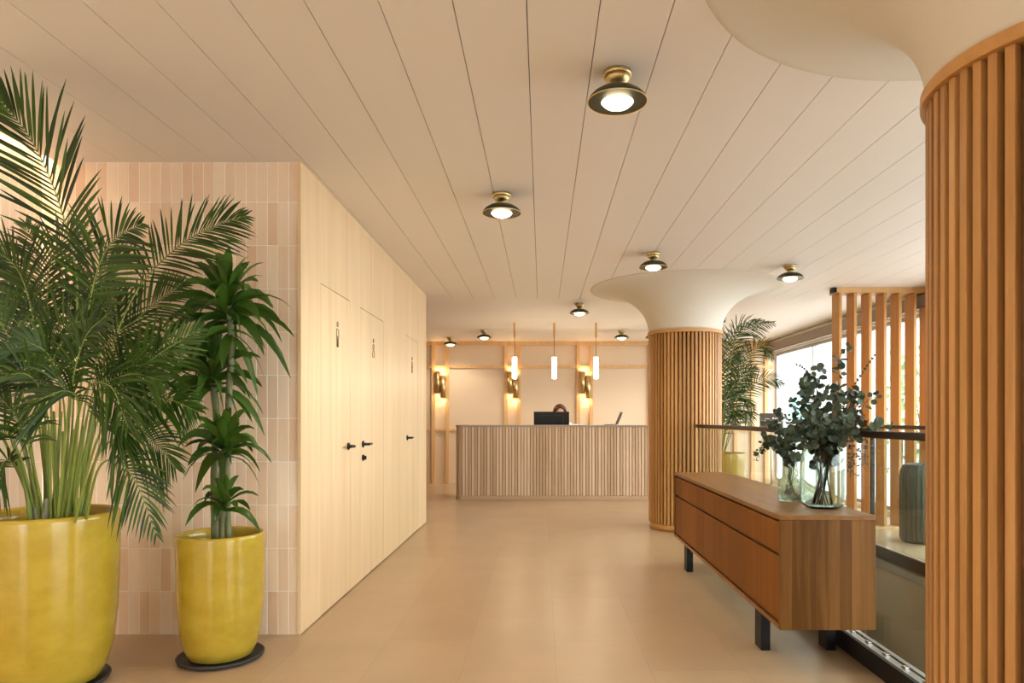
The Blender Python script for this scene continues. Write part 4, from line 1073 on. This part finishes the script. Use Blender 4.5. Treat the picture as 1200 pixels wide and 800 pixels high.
# tall fluted floor vase beyond the stairwell
fx, fy = 3.88, 7.0
prof = [(.0001, 0), (.205, 0), (.222, .015), (.230, .05), (.232, .40), (.230, .66), (.220, .73), (.196, .775), (.17, .79), (.155, .775), (.15, .70)]
mb = MB(); mb.lathe(prof, fx, fy, .001, 160, rfun=lambda a: 1 + .018 * math.cos(32 * a))
tag(mb.build('floor_vase', M['greenvase'], None), 'tall dark green fluted floor vase before the slatted screen', 'vase')

# ------------------------------------------------------------------ street outside
mb = MB(); mb.box(XR + .2, 30, -20, 60, -.4, -.15); mb.box(-20, XR + .2, -20, YN - .15, -.4, -.15); struct(mb, 'street', M['street'], 'pale paving outside the windows', 'street')
mb = MB()
mb.box(13, 13.6, 15, 60, -.15, 14); mb.box(12.97, 13.0, 15, 60, 2.70, 2.82, 1)
for yy in (24, 33.4, 42, 51): mb.box(12.975, 13.0, yy, yy + .10, -.15, 14, 1)
mb.box(12.975, 13.0, 15, 60, 6.0, 6.08, 1)
b_ = mb.build('building', [M['facade'], M['joint']]); tag(b_, 'pale building across the street seen through the windows', 'building')
mb = MB(); mb.box(12.90, 12.99, 33.7, 36.0, 1.2, 2.4)
tag(mb.build('facade_panel', M['teal']), 'teal panel on the pale building across the street', 'panel')
def shrub(x, y, h_, n, label):
    t = thing('street_shrub', label, 'shrub', (x, y, -.149), 'slender shrubs outside the slatted screen')
    mb = MB(); ps = catmull([(x, y, -.14), (x + .05, y, h_ * .4), (x - .04, y + .05, h_ * .75), (x + .05, y, h_)], 20); mb.tube(ps, [.02 - .014 * i / 20 for i in range(21)], 6); mb.build('trunk', M['twig'], t)
    mb = MB()
    for k in range(n):
        p = ps[R.randint(3, 20)] + Vector((R.gauss(0, .2), R.gauss(0, .2), R.gauss(0, .16)))
        round_leaf(mb, p, Vector((R.uniform(-1, 1), R.uniform(-1, 1), R.uniform(-.8, .4))), Vector((-.6, -1, R.uniform(-.3, .8))), R.uniform(.03, .055), R.random())
    mb.build('foliage', M['shrub'], t)
shrub(5.55, 10.75, 2.2, 90, 'slender green shrub outside behind the middle boards of the screen')
shrub(6.75, 12.4, 2.4, 110, 'slender green shrub outside behind the right boards of the screen')

# ------------------------------------------------------------------ world, camera, render look
w = bpy.data.worlds.new('World'); S.world = w; w.use_nodes = True
bg = w.node_tree.nodes['Background']; bg.inputs[0].default_value = (.94, .97, 1.0, 1); bg.inputs[1].default_value = 7.3
for i in range(4):
    a, b_ = wy[2 * i], wy[2 * i + 2]
    d = bpy.data.lights.new('window_portal', 'AREA'); d.shape = 'RECTANGLE'; d.size = ZH - ZS; d.size_y = b_ - a; d.energy = 1
    d.cycles.is_portal = True
    o = bpy.data.objects.new('window_portal', d); COL.objects.link(o); o.location = (XR + .13, (a + b_) / 2, (ZH + ZS) / 2)
    o.rotation_euler = (0, PI / 2, 0)

d = bpy.data.lights.new('entrance_portal', 'AREA'); d.shape = 'RECTANGLE'; d.size = RX1 - RX0; d.size_y = RZ; d.energy = 1; d.cycles.is_portal = True
o = bpy.data.objects.new('entrance_portal', d); COL.objects.link(o); o.location = ((RX0 + RX1) / 2, YN - .13, RZ / 2); o.rotation_euler = (PI / 2, 0, PI)

cam = bpy.data.cameras.new('camera'); co = bpy.data.objects.new('camera', cam); COL.objects.link(co)
co.location = (0, 0, CH); co.rotation_euler = (PI / 2, 0, 0)
cam.sensor_width = 36; cam.sensor_fit = 'HORIZONTAL'; cam.lens = 36 * F / 1200
cam.shift_x = -(VX - 600) / 1200; cam.shift_y = (VY - 400) / 1200; cam.clip_start = .05; cam.clip_end = 200
S.camera = co
S.view_settings.view_transform = 'Standard'; S.view_settings.look = 'None'; S.view_settings.gamma = 1.0; S.view_settings.use_curve_mapping = False
S.view_settings.exposure = .72
c = S.cycles
c.max_bounces = 10; c.diffuse_bounces = 6; c.glossy_bounces = 5; c.transmission_bounces = 10; c.transparent_max_bounces = 16
c.caustics_reflective = False; c.caustics_refractive = False
c.use_denoising = True
c.sample_clamp_indirect = 6.0
for o in S.objects:
    if 'base' in o: del o['base']
